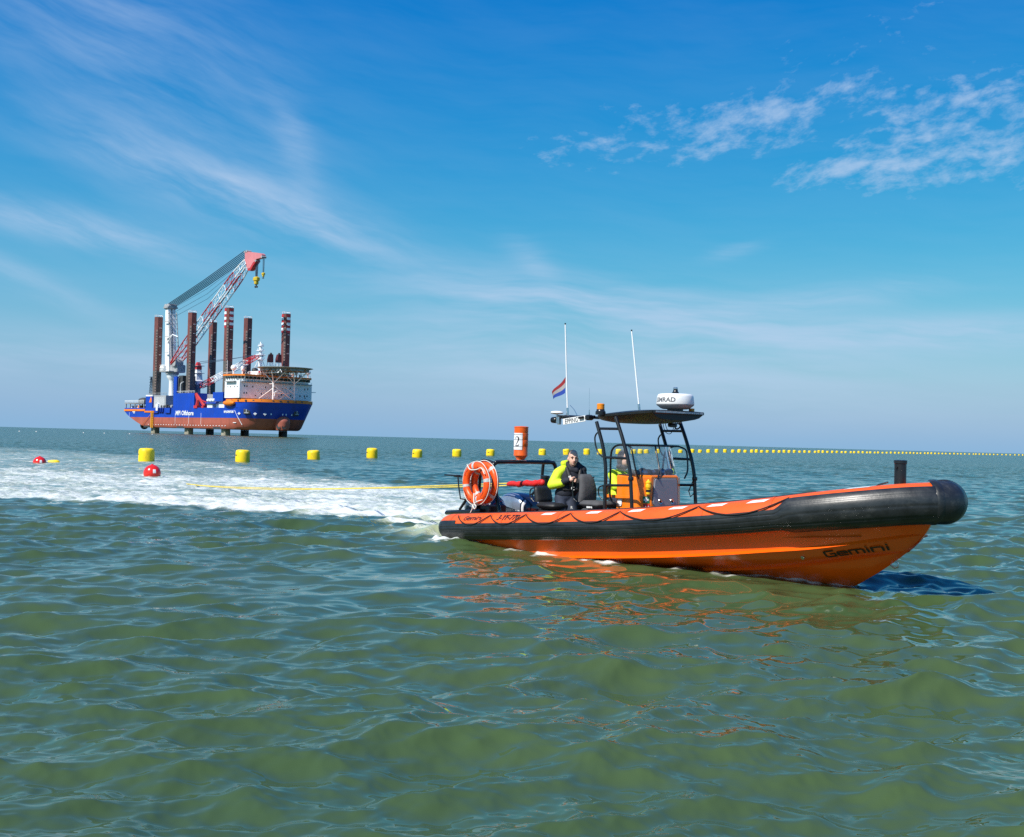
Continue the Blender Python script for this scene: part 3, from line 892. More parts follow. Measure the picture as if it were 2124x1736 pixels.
# roof: cambered moulding
mb = MB(); rings = []
def roof_z(u): return 2.325 + 0.075 * (u - 3.4) / 1.34
for i in range(13):
    k = i / 12.0
    u = 3.40 + 1.36 * k
    hwid = 0.60 * (1 - 0.10 * (1 - k) ** 2) * (1 - 0.12 * max(0, 0.12 - k) / 0.12)
    cam_ = 0.055 * math.sin(math.pi * min(1, 0.12 + 0.8 * k))
    ring = []
    for j in range(13):
        a = -1 + 2 * j / 12.0
        ring.append((u, hwid * a, roof_z(u) + 0.012 + cam_ * (1 - a * a) ** 0.6))
    for j in range(12, -1, -1):
        a = -1 + 2 * j / 12.0
        dip = 0.040 + 0.115 * (1 - a ** 4) * math.sin(math.pi * min(1, 0.05 + 0.75 * k)) ** 0.5
        ring.append((u, hwid * a * 0.99, roof_z(u) - dip * (1 if abs(a) < 1 else 0.6)))
    rings.append(ring)
mb.loft(rings, True, True)
roof = mb.build('roof', mat('roof_moulding_black', rgb(0.013, 0.014, 0.015), 0.5, var=0.2, bump=0.1), boat, smooth=40)
mb = MB(); mb.cbox((4.77, 0, 2.392), (0.05, 1.16, 0.05), 0.008); lb = mb.build('light_bar', M_blackp, boat)
for i in range(24):
    mb = MB(); mb.box((4.797, -0.53 + 1.06 * i / 23, 2.394), (0.006, 0.036, 0.028)); mb.build('lamp_cell', M_led, lb)
mb = MB(); mb.cbox((4.70, 0.30, 2.33), (0.1, 0.36, 0.05), 0.015); mb.build('roof_speaker', M_blackp, boat)
mb = MB(); mb.lathe([(0.07, 0), (0.08, -0.02), (0.075, -0.06), (0.03, -0.07)], 18, Matrix.Translation((4.25, 0.42, 2.235))); mb.build('roof_lamp', M_blackp, boat, smooth=40)
# radar dome
rd = Matrix.Translation((4.55, 0.15, 2.455))
mb = MB(); mb.lathe([(0.20, 0.0), (0.235, 0.012), (0.300, 0.062), (0.303, 0.075)], 40, rd); mb.build('radar_base', mat('radar_grey', rgb(0.30, 0.31, 0.33), 0.45), boat, smooth=40)
mb = MB(); mb.lathe([(0.303, 0.0752), (0.306, 0.085), (0.292, 0.20), (0.280, 0.228), (0.255, 0.243), (0.12, 0.250), (0.01, 0.251)], 40, rd); dome = mb.build('radar_dome', M_white, boat, smooth=40)
def on_dome(x, y):
    a = R(-84) + x / 0.30
    r_d = 0.302 - 0.12 * (y + 0.02) + 0.004
    return rd @ Vector((r_d * math.cos(a), r_d * math.sin(a), 0.108 + y))
text_part('radar_lettering', 'SIMRAD', mat('grey_lettering', rgb(0.11, 0.11, 0.12), 0.5), dome, on_dome, height=0.070, cell=0.02, squeeze=1.12, bold=0.0035)
mb = MB(); mb.lathe([(0.13, -0.09), (0.13, 0.0)], 18, rd); mb.build('radar_mount', M_blackp, boat, smooth=40)
mb = MB(); mb.lathe([(0.055, 0.25), (0.055, 0.27), (0.040, 0.285), (0.036, 0.32), (0.030, 0.325)], 18, rd); ml = mb.build('masthead_light', M_blackp, boat, smooth=40)
mb = MB(); mb.lathe([(0.037, 0.3255), (0.037, 0.345), (0.03, 0.352)], 18, rd); mb.build('light_cap', M_steel, ml, smooth=40)
def beacon(p, name='amber_beacon', s=1.0):
    Mx = Matrix.Translation(p) @ Matrix.Scale(s, 4)
    mb = MB(); mb.lathe([(0.085, -0.03), (0.085, 0.02), (0.070, 0.035), (0.066, 0.06)], 20, Mx); b = mb.build('beacon_base', M_blackp, boat, smooth=40)
    mb = MB(); mb.lathe([(0.062, 0.06), (0.064, 0.10), (0.061, 0.102), (0.064, 0.14), (0.055, 0.152), (0.02, 0.155)], 20, Mx); mb.build('beacon_lens', M_amber, b, smooth=40)
beacon((3.58, -0.58, 2.37)); beacon((4.66, 0.42, 2.36), s=0.75)
# cross bar behind the roof with aerials, number board, lights
mb = MB(); mb.tube([(3.42, -0.56, 2.30), (3.05, -0.62, 2.29), (2.62, -0.66, 2.30)], 0.030, 10); mb.build('aerial_bar', M_blackp, boat, smooth=50)
mb = MB(); mb.tube([(3.42, 0.56, 2.33), (3.05, 0.60, 2.31), (2.75, 0.60, 2.31)], 0.026, 10); mb.build('aerial_bar', M_blackp, boat, smooth=50)
mb = MB(); mb.tube([(2.80, -0.66, 2.31), (2.80, 0.60, 2.31)], 0.024, 10); mb.build('aerial_crossbar', M_blackp, boat, smooth=50)
def aerial(p0, p1, r=0.011):
    p0 = Vector(p0); p1 = Vector(p1)
    mb = MB(); mb.tube([p0, p0.lerp(p1, 0.10)], 0.020, 10); b = mb.build('aerial_foot', M_steel, boat, smooth=50)
    mb = MB(); mb.tube([p0.lerp(p1, 0.10), p0.lerp(p1, 0.4), p1], [r * 1.15, r * 1.15, r], 10); mb.build('whip_aerial', M_white, boat, smooth=50)
    mb = MB(); mb.tube([p1, p1 + (p1 - p0).normalized() * 0.025], 0.013, 8); mb.build('aerial_tip', M_blackp, b, smooth=50)
aerial((2.80, -0.60, 2.30), (2.68, -0.60, 3.87)); aerial((3.90, 0, 2.40), (3.67, 0.0, 3.75))
mb = MB(); mb.tube([(2.83, -0.58, 2.50), (2.93, -0.57, 2.42), (3.02, -0.58, 2.32)], 0.006, 6); mb.build('aerial_cable', M_steel, boat, smooth=50)
mb = MB(); mb.tube([(3.33, -0.60, 2.30), (3.33, -0.60, 2.42)], [0.016, 0.006], 8); mb.tube([(3.33, -0.60, 2.42), (3.32, -0.60, 2.78)], 0.0022, 5); mb.build('wire_aerial', M_steel, boat, smooth=50)
mt = Matrix.Translation((2.64, -0.70, 2.36))
mb = MB(); mb.lathe([(0.03, -0.02), (0.10, -0.008), (0.112, 0.008), (0.10, 0.028), (0.05, 0.038), (0.01, 0.04)], 24, mt); mush = mb.build('satellite_aerial', M_white, boat, smooth=50)
mb = MB(); mb.tube([(2.64, -0.70, 2.20), (2.64, -0.70, 2.35)], 0.018, 10); mb.build('aerial_stem', M_steel, mush, smooth=50)
mb = MB(); mb.lathe([(0.02, -0.06), (0.05, -0.05), (0.055, 0.04), (0.04, 0.06)], 16, Matrix.Translation((2.58, -0.70, 2.245)) @ Matrix.Rotation(R(90), 4, 'Y')); mb.build('stern_lamp', M_blackp, boat, smooth=40)
mb = MB(); mb.cbox((2.70, -0.70, 2.24), (0.05, 0.07, 0.14), 0.01); mb.build('lamp_bracket', M_steel, boat)
# number board
bA = Vector((2.83, -0.72, 2.215)); bB = Vector((3.36, -0.72, 2.275))
bx = (bB - bA).normalized(); bz = Vector((-bx.z, 0, bx.x)); by = Vector((0, -1, 0))
Mb = Matrix((( bx.x, by.x, bz.x, 0), (bx.y, by.y, bz.y, 0), (bx.z, by.z, bz.z, 0), (0, 0, 0, 1)))
bc = bA.lerp(bB, 0.5)
mb = MB(); mb.cbox(bc, (0.55, 0.012, 0.10), 0.003, Mb); board = mb.build('name_board', M_white, boat)
text_part('board_lettering', 'EPPING', mat('black_print', rgb(0.02, 0.02, 0.022), 0.5), board, lambda x, y: bc + bx * (x - 0.06) + bz * (y - 0.036) + by * 0.0085, height=0.074, squeeze=0.92, bold=0.001)
mb = MB(); mb.tube([bc + bx * 0.15 + by * 0.03 + bz * 0.02, bc + bx * 0.26 + by * 0.03 + bz * 0.02], 0.02, 10); mb.build('board_clamp', M_blackp, board, smooth=40)
mb = MB(); mb.cbox((3.40, -0.66, 2.29), (0.10, 0.14, 0.09), 0.02); mb.build('bar_bracket', M_blackp, boat)

# --- console, faceted in plan
def cons_ring(w, inset=0.0, fwd=0.0):
    f = 4.50 + 0.035 * (1.0 - (w - 0.4) / 1.0) + fwd
    return [(f, -0.31 + inset, w), (f, 0.31 - inset, w), (f - 0.13, 0.50 - inset, w), (3.93, 0.52 - inset, w), (3.93, -0.52 + inset, w), (f - 0.13, -0.50 + inset, w)]
mb = MB()
mb.loft([cons_ring(0.36), cons_ring(1.10), cons_ring(1.36), cons_ring(1.385, 0.03, -0.02)], True, True)
cons = mb.build('console', M_cons, boat, bevel=0.02)
mb = MB(); mb.cbox((3.98, 0, 0.72), (0.22, 0.98, 0.62), 0.05); mb.build('console_step', M_cons, boat, bevel=0.01)
mb = MB(); mb.cbox((3.99, -0.515, 1.02), (0.60, 0.012, 0.05), 0.004); mb.build('console_rib', M_cons, boat)
mb = MB(); mb.cbox((4.02, -0.526, 0.93), (0.10, 0.02, 0.10), 0.02); mb.build('side_light', M_white, boat)
for i in range(16):   # dark gear on the dash under the screen
    mb = MB(); a = -0.42 + 0.84 * i / 15.0; rr0 = random.uniform(0.05, 0.085)
    mb.lathe([(rr0 * 0.5, -rr0 * 0.7), (rr0, 0), (rr0 * 0.8, rr0 * 0.5), (rr0 * 0.3, rr0 * 0.75)], 9, Matrix.Translation((4.28 + random.uniform(-0.15, 0.06), a, 1.41 + random.uniform(0, 0.02))) @ Matrix.Rotation(random.uniform(0, 3), 4, 'Z'))
    mb.build('dash_gear', [M_cover, M_seat, M_seat, M_cowl2][i % 4], boat, smooth=60)
# front hatch
def door_pt(a, b, d):
    w = 1.085 + b
    return Vector((4.50 + 0.035 * (1.0 - (w - 0.4) / 1.0) + d, a, w))
dp = [(-0.22, 0.245), (-0.245, 0.22), (-0.285, -0.12), (-0.27, -0.155), (-0.235, -0.20), (0.25, -0.20), (0.275, -0.17), (0.28, -0.14), (0.268, 0.215), (0.245, 0.245)]
mb = MB(); mb.prism(dp, 0.001, 0.022, door_pt); hatch = mb.build('console_hatch', M_door, boat, bevel=0.006)
mb = MB(); mb.prism([(a * 1.05, b * 1.05 + 0.001) for a, b in dp], -0.004, 0.010, door_pt); mb.build('hatch_frame', mat('hatch_frame_grey', rgb(0.15, 0.15, 0.17), 0.5), boat)
for a in (-0.13, 0.14):
    p = door_pt(a, -0.115, 0.024)
    mb = MB(); mb.lathe([(0.048, 0), (0.044, 0.010), (0.034, 0.006), (0.006, 0.004)], 20, Matrix.Translation(p) @ Matrix.Rotation(R(90), 4, 'Y')); lt = mb.build('hatch_latch', M_steel, hatch, smooth=40)
    mb = MB(); mb.cbox((p.x + 0.012, p.y, p.z), (0.012, 0.016, 0.06), 0.003, Matrix.Rotation(R(35), 3, 'X')); mb.build('latch_handle', M_blackp, lt)
text_part('hatch_notice', 'FOR EMERGENCY EQUIPMENT ONLY', M_letter, boat, lambda x, y: door_pt(0.0 + x, -0.245 + y, 0.006), height=0.020)
# angled front quarter: lamp, stickers
qa = Vector((4.385, -0.50, 0)); qb = Vector((4.515, -0.31, 0)); qd = (qb - qa).normalized(); qn = Vector((qd.y, -qd.x, 0))
def quarter(a, w, d): return qa + qd * a + qn * d + Vector((0, 0, w))
sc_ = quarter(0.17, 1.18, 0.03)
mb = MB(); mb.lathe([(0.030, -0.10), (0.036, -0.095), (0.036, 0.0), (0.046, 0.01), (0.048, 0.05), (0.040, 0.07), (0.046, 0.075), (0.046, 0.095), (0.022, 0.12), (0.012, 0.14)], 16, Matrix.Translation(sc_)); lj = mb.build('marker_lamp', M_yel, boat, smooth=40)
mb = MB(); mb.lathe([(0.0375, -0.06), (0.0375, -0.02)], 16, Matrix.Translation(sc_)); mb.build('lamp_band', M_blackp, lj, smooth=40)
mb = MB(); mb.prism([(0.09, 0.94), (0.20, 0.94), (0.20, 1.05), (0.09, 1.05)], 0.002, 0.006, quarter); st1 = mb.build('first_aid_sticker', M_green, boat)
mb = MB(); c0 = (0.145, 0.995); e, l = 0.014, 0.038
mb.prism([(c0[0] - e, c0[1] - l), (c0[0] + e, c0[1] - l), (c0[0] + e, c0[1] - e), (c0[0] + l, c0[1] - e), (c0[0] + l, c0[1] + e), (c0[0] + e, c0[1] + e), (c0[0] + e, c0[1] + l), (c0[0] - e, c0[1] + l), (c0[0] - e, c0[1] + e), (c0[0] - l, c0[1] + e), (c0[0] - l, c0[1] - e), (c0[0] - e, c0[1] - e)], 0.007, 0.009, quarter); mb.build('white_cross', M_white, st1)
mb = MB(); mb.prism([(0.10, 0.81), (0.21, 0.81), (0.21, 0.925), (0.10, 0.925)], 0.002, 0.006, quarter); st2 = mb.build('extinguisher_sticker', M_redp, boat)
for a in (0.125, 0.175):
    mb = MB(); mb.prism([(a, 0.83), (a + 0.022, 0.83), (a + 0.022, 0.885), (a + 0.011, 0.905), (a, 0.885)], 0.007, 0.009, quarter); mb.build('sticker_symbol', M_white, st2)
mb = MB(); mb.cbox(quarter(0.13, 0.76, 0.05), (0.22, 0.14, 0.06), 0.02); mb.build('fender_pad', M_yel, boat)
# rail round the screen
for s in (-1, 1):
    mb = MB()
    mb.tube(spline([(4.02, 0.56 * s, 0.9), (3.86, 0.58 * s, 1.0), (3.87, 0.60 * s, 1.3), (3.89, 0.62 * s, 1.68), (3.95, 0.63 * s, 1.80), (4.07, 0.645 * s, 1.85), (4.20, 0.62 * s, 1.855), (4.27, 0.52 * s, 1.855), (4.29, 0.25 * s, 1.857), (4.295, 0.0, 1.857)], 60), 0.017, 10)
    mb.build('screen_rail', M_blackp, boat, smooth=50)
    mb = MB(); mb.tube(spline([(4.25, 0.60 * s, 1.85), (4.36, 0.63 * s, 1.80), (4.40, 0.63 * s, 1.68), (4.44, 0.60 * s, 1.46), (4.44, 0.53 * s, 1.33)], 24), 0.014, 10); mb.build('rail_upright', M_blackp, boat, smooth=50)
mb = MB(); mb.tube(spline([(4.293, -0.02, 1.855), (4.36, -0.05, 1.72), (4.47, -0.10, 1.48), (4.53, -0.19, 1.33)], 20), 0.014, 10); mb.build('rail_upright', M_blackp, boat, smooth=50)
# wraparound screen
mb = MB(); rows = []
plan = [(3.96, -0.56), (4.10, -0.555), (4.24, -0.54), (4.33, -0.50), (4.40, -0.40), (4.44, -0.22), (4.45, 0), (4.44, 0.22), (4.40, 0.40), (4.33, 0.50), (4.24, 0.54), (4.10, 0.555), (3.96, 0.56)]
for i in range(7):
    k = i / 6.0
    rows.append([(a - 0.20 * k * (0.5 + 0.5 * (a - 3.9) / 0.55), b * (0.93 + 0.05 * k), 1.385 + 0.455 * k * (1 - 0.10 * (a < 4.0))) for a, b in plan])
mb.loft(rows, False); mb.build('windscreen', M_glass, boat, smooth=60, fix=False)

# --- seats
def jockey(u, v, cover=False):
    m = M_cover if cover else M_seat
    mb = MB(); mb.cbox((u + 0.18, v, deck_w(u) + 0.26), (0.50, 0.34, 0.52), 0.06); b = mb.build('seat_pod', m, boat, bevel=0.01)
    mb = MB(); mb.cbox((u + 0.20, v, deck_w(u) + 0.575), (0.50, 0.40, 0.11), 0.045); mb.build('seat_cushion', m, b, smooth=50)
    mb = MB(); rings = []
    top = 0.46 if cover else 0.27
    base = deck_w(u) + 0.60 + (0.0 if cover else 0.03)
    for k in range(9):
        z = base + top * k / 8.0
        wv = 0.19 * (1 - (0.28 * (k / 8.0) ** 2 if cover else 0.06 * (k / 8.0) ** 3)); th = 0.055 * (1 + 0.4 * (1 - k / 8.0))
        if k == 8: wv *= 0.8; th *= 0.5
        if k == 0: th *= 0.7
        ux = u - 0.04 - 0.05 * k / 8.0 + (0.04 * math.sin(math.pi * k / 8) if cover else 0)
        rings.append([(ux + th * math.cos(q) * (1 if abs(math.cos(q)) > .9 else 1), v + wv * math.copysign(abs(math.sin(q)) ** 0.5, math.sin(q)), z) for q in [2 * math.pi * j / 20 for j in range(20)]])
    mb.loft(rings, True, True); mb.build('seat_back', m, b, smooth=50)
    for q in (-1, 1):
        mb = MB(); mb.tube(spline([(u - 0.08, v + 0.19 * q, base + top * 0.9), (u - 0.17, v + 0.20 * q, base + top * 0.75), (u - 0.17, v + 0.20 * q, base + 0.08), (u - 0.08, v + 0.19 * q, base)], 16), 0.012, 8)
        mb.build('seat_handle', M_blackp, b, smooth=50)
    return b
jockey(2.05, -0.40); jockey(2.12, 0.30); gs = jockey(3.13, -0.38, True); jockey(3.0, 0.34)
text_part('seat_label', 'ullman', M_white, gs, lambda x, y: Vector((3.34 + x, -0.555, 0.80 + y)), height=0.035, bold=0.004)

# --- towing arch at the stern
mb = MB(); mb.tube(spline([(1.25, -0.78, 0.30), (1.23, -0.76, 0.58), (1.11, -0.75, 0.92), (1.00, -0.745, 1.38), (1.0, -0.70, 1.46), (1.01, -0.62, 1.485), (1.02, 0, 1.49), (1.01, 0.62, 1.485), (1.0, 0.70, 1.46), (1.0, 0.745, 1.38), (1.11, 0.75, 0.92), (1.23, 0.76, 0.58), (1.25, 0.78, 0.30)], 90), 0.037, 12)
arch = mb.build('towing_arch', M_blackp, boat, smooth=50)
for s in (-1, 1):
    mb = MB(); mb.tube(spline([(1.0, 0.72 * s, 1.46), (0.8, 0.75 * s, 1.50), (0.66, 0.745 * s, 1.47), (0.62, 0.745 * s, 1.16), (0.60, 0.745 * s, 0.85), (0.55, 0.75 * s, 0.60), (0.52, 0.76 * s, 0.3)], 40), 0.030, 10); mb.build('arch_strut', M_blackp, boat, smooth=50)
    mb = MB(); mb.tube([(0.60, 0.745 * s, 1.05), (0.24, 0.745 * s, 0.78), (0.04, 0.745 * s, 0.58), (0.03, 0.745 * s, 0.48)], 0.026, 10); mb.build('arch_brace', M_blackp, boat, smooth=50)
    mb = MB(); mb.tube([(-0.38, 0.76 * s, 0.475), (-0.34, 0.76 * s, 0.49), (0.70, 0.76 * s, 0.585)], [0.03, 0.042, 0.042], 10); mb.build('stern_guard', M_blackp, boat, smooth=50)
mb = MB(); mb.tube([(-0.30, -0.76, 0.49), (-0.30, 0.76, 0.49)], 0.03, 10); mb.build('stern_crossbar', M_blackp, boat, smooth=50)
mb = MB(); mb.cbox((0.72, -0.52, 0.62), (0.35, 0.4, 0.16), 0.02); mb.build('rope_bin', M_blackp, boat)
mb = MB(); mb.cbox((0.28, -1.12, 1.215), (0.38, 0.10, 0.028), 0.006); mb.tube([(0.46, -1.13, 1.21), (0.50, -1.13, 1.0), (0.56, -1.13, 0.80), (0.62, -0.95, 0.78)], 0.014, 8); mb.tube([(0.30, -1.10, 1.20), (0.62, -0.75, 1.18)], 0.016, 8)
mb.build('ring_bracket', M_blackp, boat)
# stern towing post
mb = MB(); mb.lathe([(0.085, -0.75), (0.085, 0), (0.075, 0.005), (0.075, 0.16), (0.088, 0.165), (0.088, 0.20), (0.07, 0.205)], 18, Matrix.Translation((1.57, 0, 1.06))); mb.build('towing_post', M_blackp, boat, smooth=40)

# --- outboard motors
def outboard(v):
    mb = MB(); rings = []
    # sections along the fore-and-aft axis, aft to fore; cowl is rounded over the top and stands on the transom
    st = [(-0.10, 0.05, 0.66, 0.70), (-0.08, 0.13, 0.56, 0.765), (0.0, 0.20, 0.50, 0.825), (0.15, 0.245, 0.47, 0.875), (0.32, 0.262, 0.45, 0.90), (0.50, 0.262, 0.45, 0.885), (0.63, 0.245, 0.46, 0.835), (0.71, 0.215, 0.48, 0.755), (0.745, 0.15, 0.53, 0.66)]
    for u, hwid, lo, hi in st:
        ring = []
        for j in range(24):
            a = 2 * math.pi * j / 24
            ca, sa = math.cos(a), math.sin(a)
            ex = 0.62
            y = hwid * math.copysign(abs(ca) ** ex, ca)
            z = (lo + hi) / 2 + (hi - lo) / 2 * math.copysign(abs(sa) ** ex, sa)
            taper = 1 - 0.12 * max(0, sa)
            ring.append((u, v + y * taper, z))
        rings.append(ring)
    mb.loft(rings, True, True)
    cw = mb.build('engine_cowl', M_cowl, boat, smooth=60)
    # pale panels swept back over both flanks, following the cowl
    def skin(ui, ang, offs):
        q = ui * (len(st) - 1); i0 = min(int(q), len(st) - 2); k = q - i0
        u, hwid, lo, hi = [x * (1 - k) + y * k for x, y in zip(st[i0], st[i0 + 1])]
        ca, sa = math.cos(ang), math.sin(ang)
        y = (hwid + offs) * math.copysign(abs(ca) ** 0.62, ca); z = (lo + hi) / 2 + ((hi - lo) / 2 + offs) * math.copysign(abs(sa) ** 0.62, sa)
        return Vector((u + offs * (ui - 0.5), v + y * (1 - 0.12 * max(0, sa)), z))
    for sgn in (-1, 1):
        def pan(u0, u1, a0, a1, m, name):
            mb = MB(); rows = []
            for i in range(13):
                ui = u0 + (u1 - u0) * i / 12.0
                sweep = R(16) * (i / 12.0 - 0.5)
                rows.append([skin(ui, (math.pi - (R(a0) + (R(a1) - R(a0)) * j / 8.0 - sweep)) if sgn < 0 else (R(a0) + (R(a1) - R(a0)) * j / 8.0 - sweep), 0.007) for j in range(9)])
            mb.loft(rows, False); mb.build(name, m, cw, smooth=60)
        pan(0.30, 0.80, -6, 62, M_cowl2, 'cowl_panel')
        pan(0.84, 0.91, -30, 58, M_white, 'cowl_stripe')
    text_part('power_badge', '200', M_white, cw, lambda x, y: Vector((0.62 - x * 0 + 0.145 * 0 + x * 0.9, v - 0.276 + max(0, (x + 0.05)) * 0.9 * 0.3, 0.535 + y)), height=0.042, bold=0.004)
    mb = MB(); mb.cbox((0.30, v, 0.42), (0.5, 0.36, 0.14), 0.04); mb.cbox((0.30, v, 0.05), (0.24, 0.14, 0.7), 0.04); mb.box((0.2, v, -0.38), (0.5, 0.03, 0.2)); mb.build('engine_leg', M_cowl, boat)
outboard(-0.42); outboard(0.42)

# ================================================================== THINGS CARRIED BY THE BOAT
def on_boat(name, label, cat, p, rz=0.0, group=None):
    return thing(name, label, cat, boat_world(p), BOAT_YAW + rz, group)
M_ring = mat('lifebuoy_orange', rgb(0.88, 0.09, 0.006), 0.4, var=0.05)
M_wrope = mat('white_rope', rgb(0.72, 0.70, 0.64), 0.8, bump=0.4, bscale=120)
M_band = mat('silver_band', rgb(0.50, 0.50, 0.50), 0.35, var=0.1, vscale=30)
def lifebuoy(p, label, tilt, knot):
    t0 = on_boat('lifebuoy', label, 'lifebuoy', p)
    t0.rotation_euler = (0, tilt, BOAT_YAW)
    Rm, rm = 0.305, 0.070
    mb = MB(); rings = []
    for i in range(56):
        a = 2 * math.pi * i / 56
        c, s_ = math.cos(a), math.sin(a)
        rings.append([((Rm + rm * 1.05 * math.cos(q)) * c, rm * 0.85 * math.sin(q), (Rm + rm * 1.05 * math.cos(q)) * s_) for q in [2 * math.pi * j / 18 for j in range(18)]])
    rings.append(rings[0])
    mb.loft(rings, True); ring = mb.build('ring_body', M_ring, t0, smooth=60)
    for k in range(4):
        mb = MB(); rings = []
        for i in range(6):
            a = R(14 + 90 * k) + R(10) * i / 5
            c, s_ = math.cos(a), math.sin(a)
            rings.append([((Rm + (rm * 1.05 + 0.003) * math.cos(q)) * c, (rm * 0.85 + 0.003) * math.sin(q), (Rm + (rm * 1.05 + 0.003) * math.cos(q)) * s_) for q in [2 * math.pi * j / 18 for j in range(19)]])
        mb.loft(rings, False); mb.build('reflective_band', M_band, t0, smooth=60)
    mb = MB(); path = []
    for i in range(81):
        a = 2 * math.pi * i / 80
        k = (a / (math.pi / 2)) % 1.0
        rad_ = Rm + rm * 1.08 + 0.006 + 0.012 * math.sin(math.pi * k)
        path.append((rad_ * math.cos(a + R(20)), -0.018 * math.sin(math.pi * k), rad_ * math.sin(a + R(20))))
    mb.tube(path, 0.007, 8); mb.build('grab_rope', M_wrope, t0, smooth=60)
    if knot:
        mb = MB(); mb.tube(spline([(-0.22, -0.09, 0.30), (-0.10, -0.10, 0.23), (0.08, -0.10, 0.26), (0.20, -0.09, 0.31), (0.30, -0.08, 0.22)], 20), 0.010, 8); mb.build('lashing_rope', M_wrope, t0, smooth=60)
        mb = MB(); mb.tube(spline([(0.02, -0.05, -0.18), (0.10, -0.10, -0.27), (0.13, -0.11, -0.33), (0.20, -0.11, -0.38), (0.16, -0.11, -0.43), (0.10, -0.11, -0.38), (0.10, -0.11, -0.44), (0.06, -0.11, -0.52)], 40), 0.009, 8)
        mb.tube(spline([(0.13, -0.1, -0.33), (0.22, -0.09, -0.28), (0.30, -0.06, -0.24)], 10), 0.009, 8); mb.build('knotted_rope', M_wrope, t0, smooth=60)
    # stencilled name round the ring
    for k, word in enumerate(('ROTTERDAM', 'EPPING')):
        for a0 in (R(60 + 90 * k), R(240 + 90 * k)):
            text_part('stencil_lettering', word, M_letter, t0, lambda x, y: Vector(((Rm + (y - 0.018)) * math.cos(a0 - x / Rm), -rm * 0.85 * math.sqrt(max(0.05, 1 - ((y - 0.018) / rm) ** 2)) - 0.004, (Rm + (y - 0.018)) * math.sin(a0 - x / Rm))), height=0.030)
    return t0
lifebuoy((0.93, -1.06, 1.10), 'front orange lifebuoy with white knotted rope hung on the stern arch', R(8), True)
lifebuoy((0.96, -0.90, 1.11), 'rear orange lifebuoy hung behind the other one on the stern arch', R(-30), False)

# orange canister with the number 2, strapped upright on the arch
can = on_boat('orange_canister', 'upright orange canister with a white number 2 sheet on the stern arch', 'canister', (1.02, -0.13, 1.527), R(50.75))
mb = MB(); mb.lathe([(0.060, 0.0), (0.075, 0.004), (0.078, 0.02), (0.118, 0.07), (0.130, 0.078), (0.130, 0.10), (0.126, 0.108), (0.128, 0.24), (0.125, 0.25), (0.129, 0.26), (0.131, 0.36), (0.126, 0.37), (0.129, 0.38), (0.130, 0.48), (0.126, 0.49), (0.128, 0.50), (0.128, 0.585), (0.132, 0.59), (0.132, 0.605), (0.110, 0.612), (0.02, 0.618)], 36)
mb.build('canister_body', mat('canister_orange', rgb(0.80, 0.115, 0.008), 0.35, var=0.08), can, smooth=35)
def on_can(x, y, r0=0.1335): 
    a = R(-112) + x / r0
    return Vector((r0 * math.cos(a), r0 * math.sin(a), y))
mb = MB(); mb.loft([[on_can(-0.125 + 0.20 * i / 12, 0.185 + 0.305 * j / 8, 0.1335 + 0.0015 * math.sin(j * 1.7 + i)) for i in range(13)] for j in range(9)], False)
paper = mb.build('number_sheet', mat('paper_white', rgb(0.78, 0.78, 0.80), 0.7, var=0.03), can, smooth=50)
TWO = [(-0.062, 0.385), (-0.058, 0.405), (-0.045, 0.420), (-0.028, 0.424), (-0.010, 0.417), (0.002, 0.400), (0.004, 0.378), (-0.004, 0.352), (-0.020, 0.322), (-0.040, 0.290), (-0.058, 0.262)]
mb = MB(); ribbon(mb, TWO, 0.01, lambda x, y, z: on_can(x, y, 0.1365), ws=[0.012, 0.008, 0.009, 0.012, 0.018, 0.024, 0.025, 0.020, 0.014, 0.009, 0.006])
ribbon(mb, [(-0.062, 0.256), (-0.03, 0.257), (-0.006, 0.259), (0.004, 0.268), (0.009, 0.288)], 0.01, lambda x, y, z: on_can(x, y, 0.1368), ws=[0.012, 0.017, 0.018, 0.010, 0.003])
mb.build('number_print', M_letter, paper, fix=False)
for z in (0.245, 0.37, 0.465):
    mb = MB(); mb.loft([[(0.138 * math.cos(a), 0.138 * math.sin(a), z + dz_) for a in [2 * math.pi * j / 36 for j in range(36)]] for dz_ in (-0.002, 0.002)], True); mb.build('strap', M_letter, can, smooth=60)
mb = MB(); mb.cbox((0, 0, -0.004), (0.22, 0.16, 0.012), 0.004); mb.build('mounting_plate', M_steel, can)

# flag on the aft aerial
fl = on_boat('flag', 'small red white and blue striped flag fluttering from the left aerial', 'flag', (2.735, -0.60, 2.68))
cols = [mat('flag_red', rgb(0.26, 0.010, 0.015), 0.8), mat('flag_white', rgb(0.32, 0.31, 0.31), 0.8), mat('flag_blue', rgb(0.012, 0.05, 0.32), 0.8)]
def flag_pt(a, b):     # a 0..1 along the fly, b 0..1 down from the hoist top
    wv = 0.035 * math.sin(a * 6.0 + b * 1.2) * a
    return Vector((-0.012 - a * 0.19 - 0.05 * math.sin(1.6 * a), wv - a * 0.08, 0.30 - b * (0.27 * (1 - a) + 0.12 * a) - 0.26 * a ** 0.9))
for k in range(3):
    mb = MB(); mb.loft([[flag_pt(i / 12.0, (k + j / 4.0) / 3) for i in range(13)] for j in range(5)], False)
    o = mb.build('flag_stripe', cols[k], fl, smooth=60)

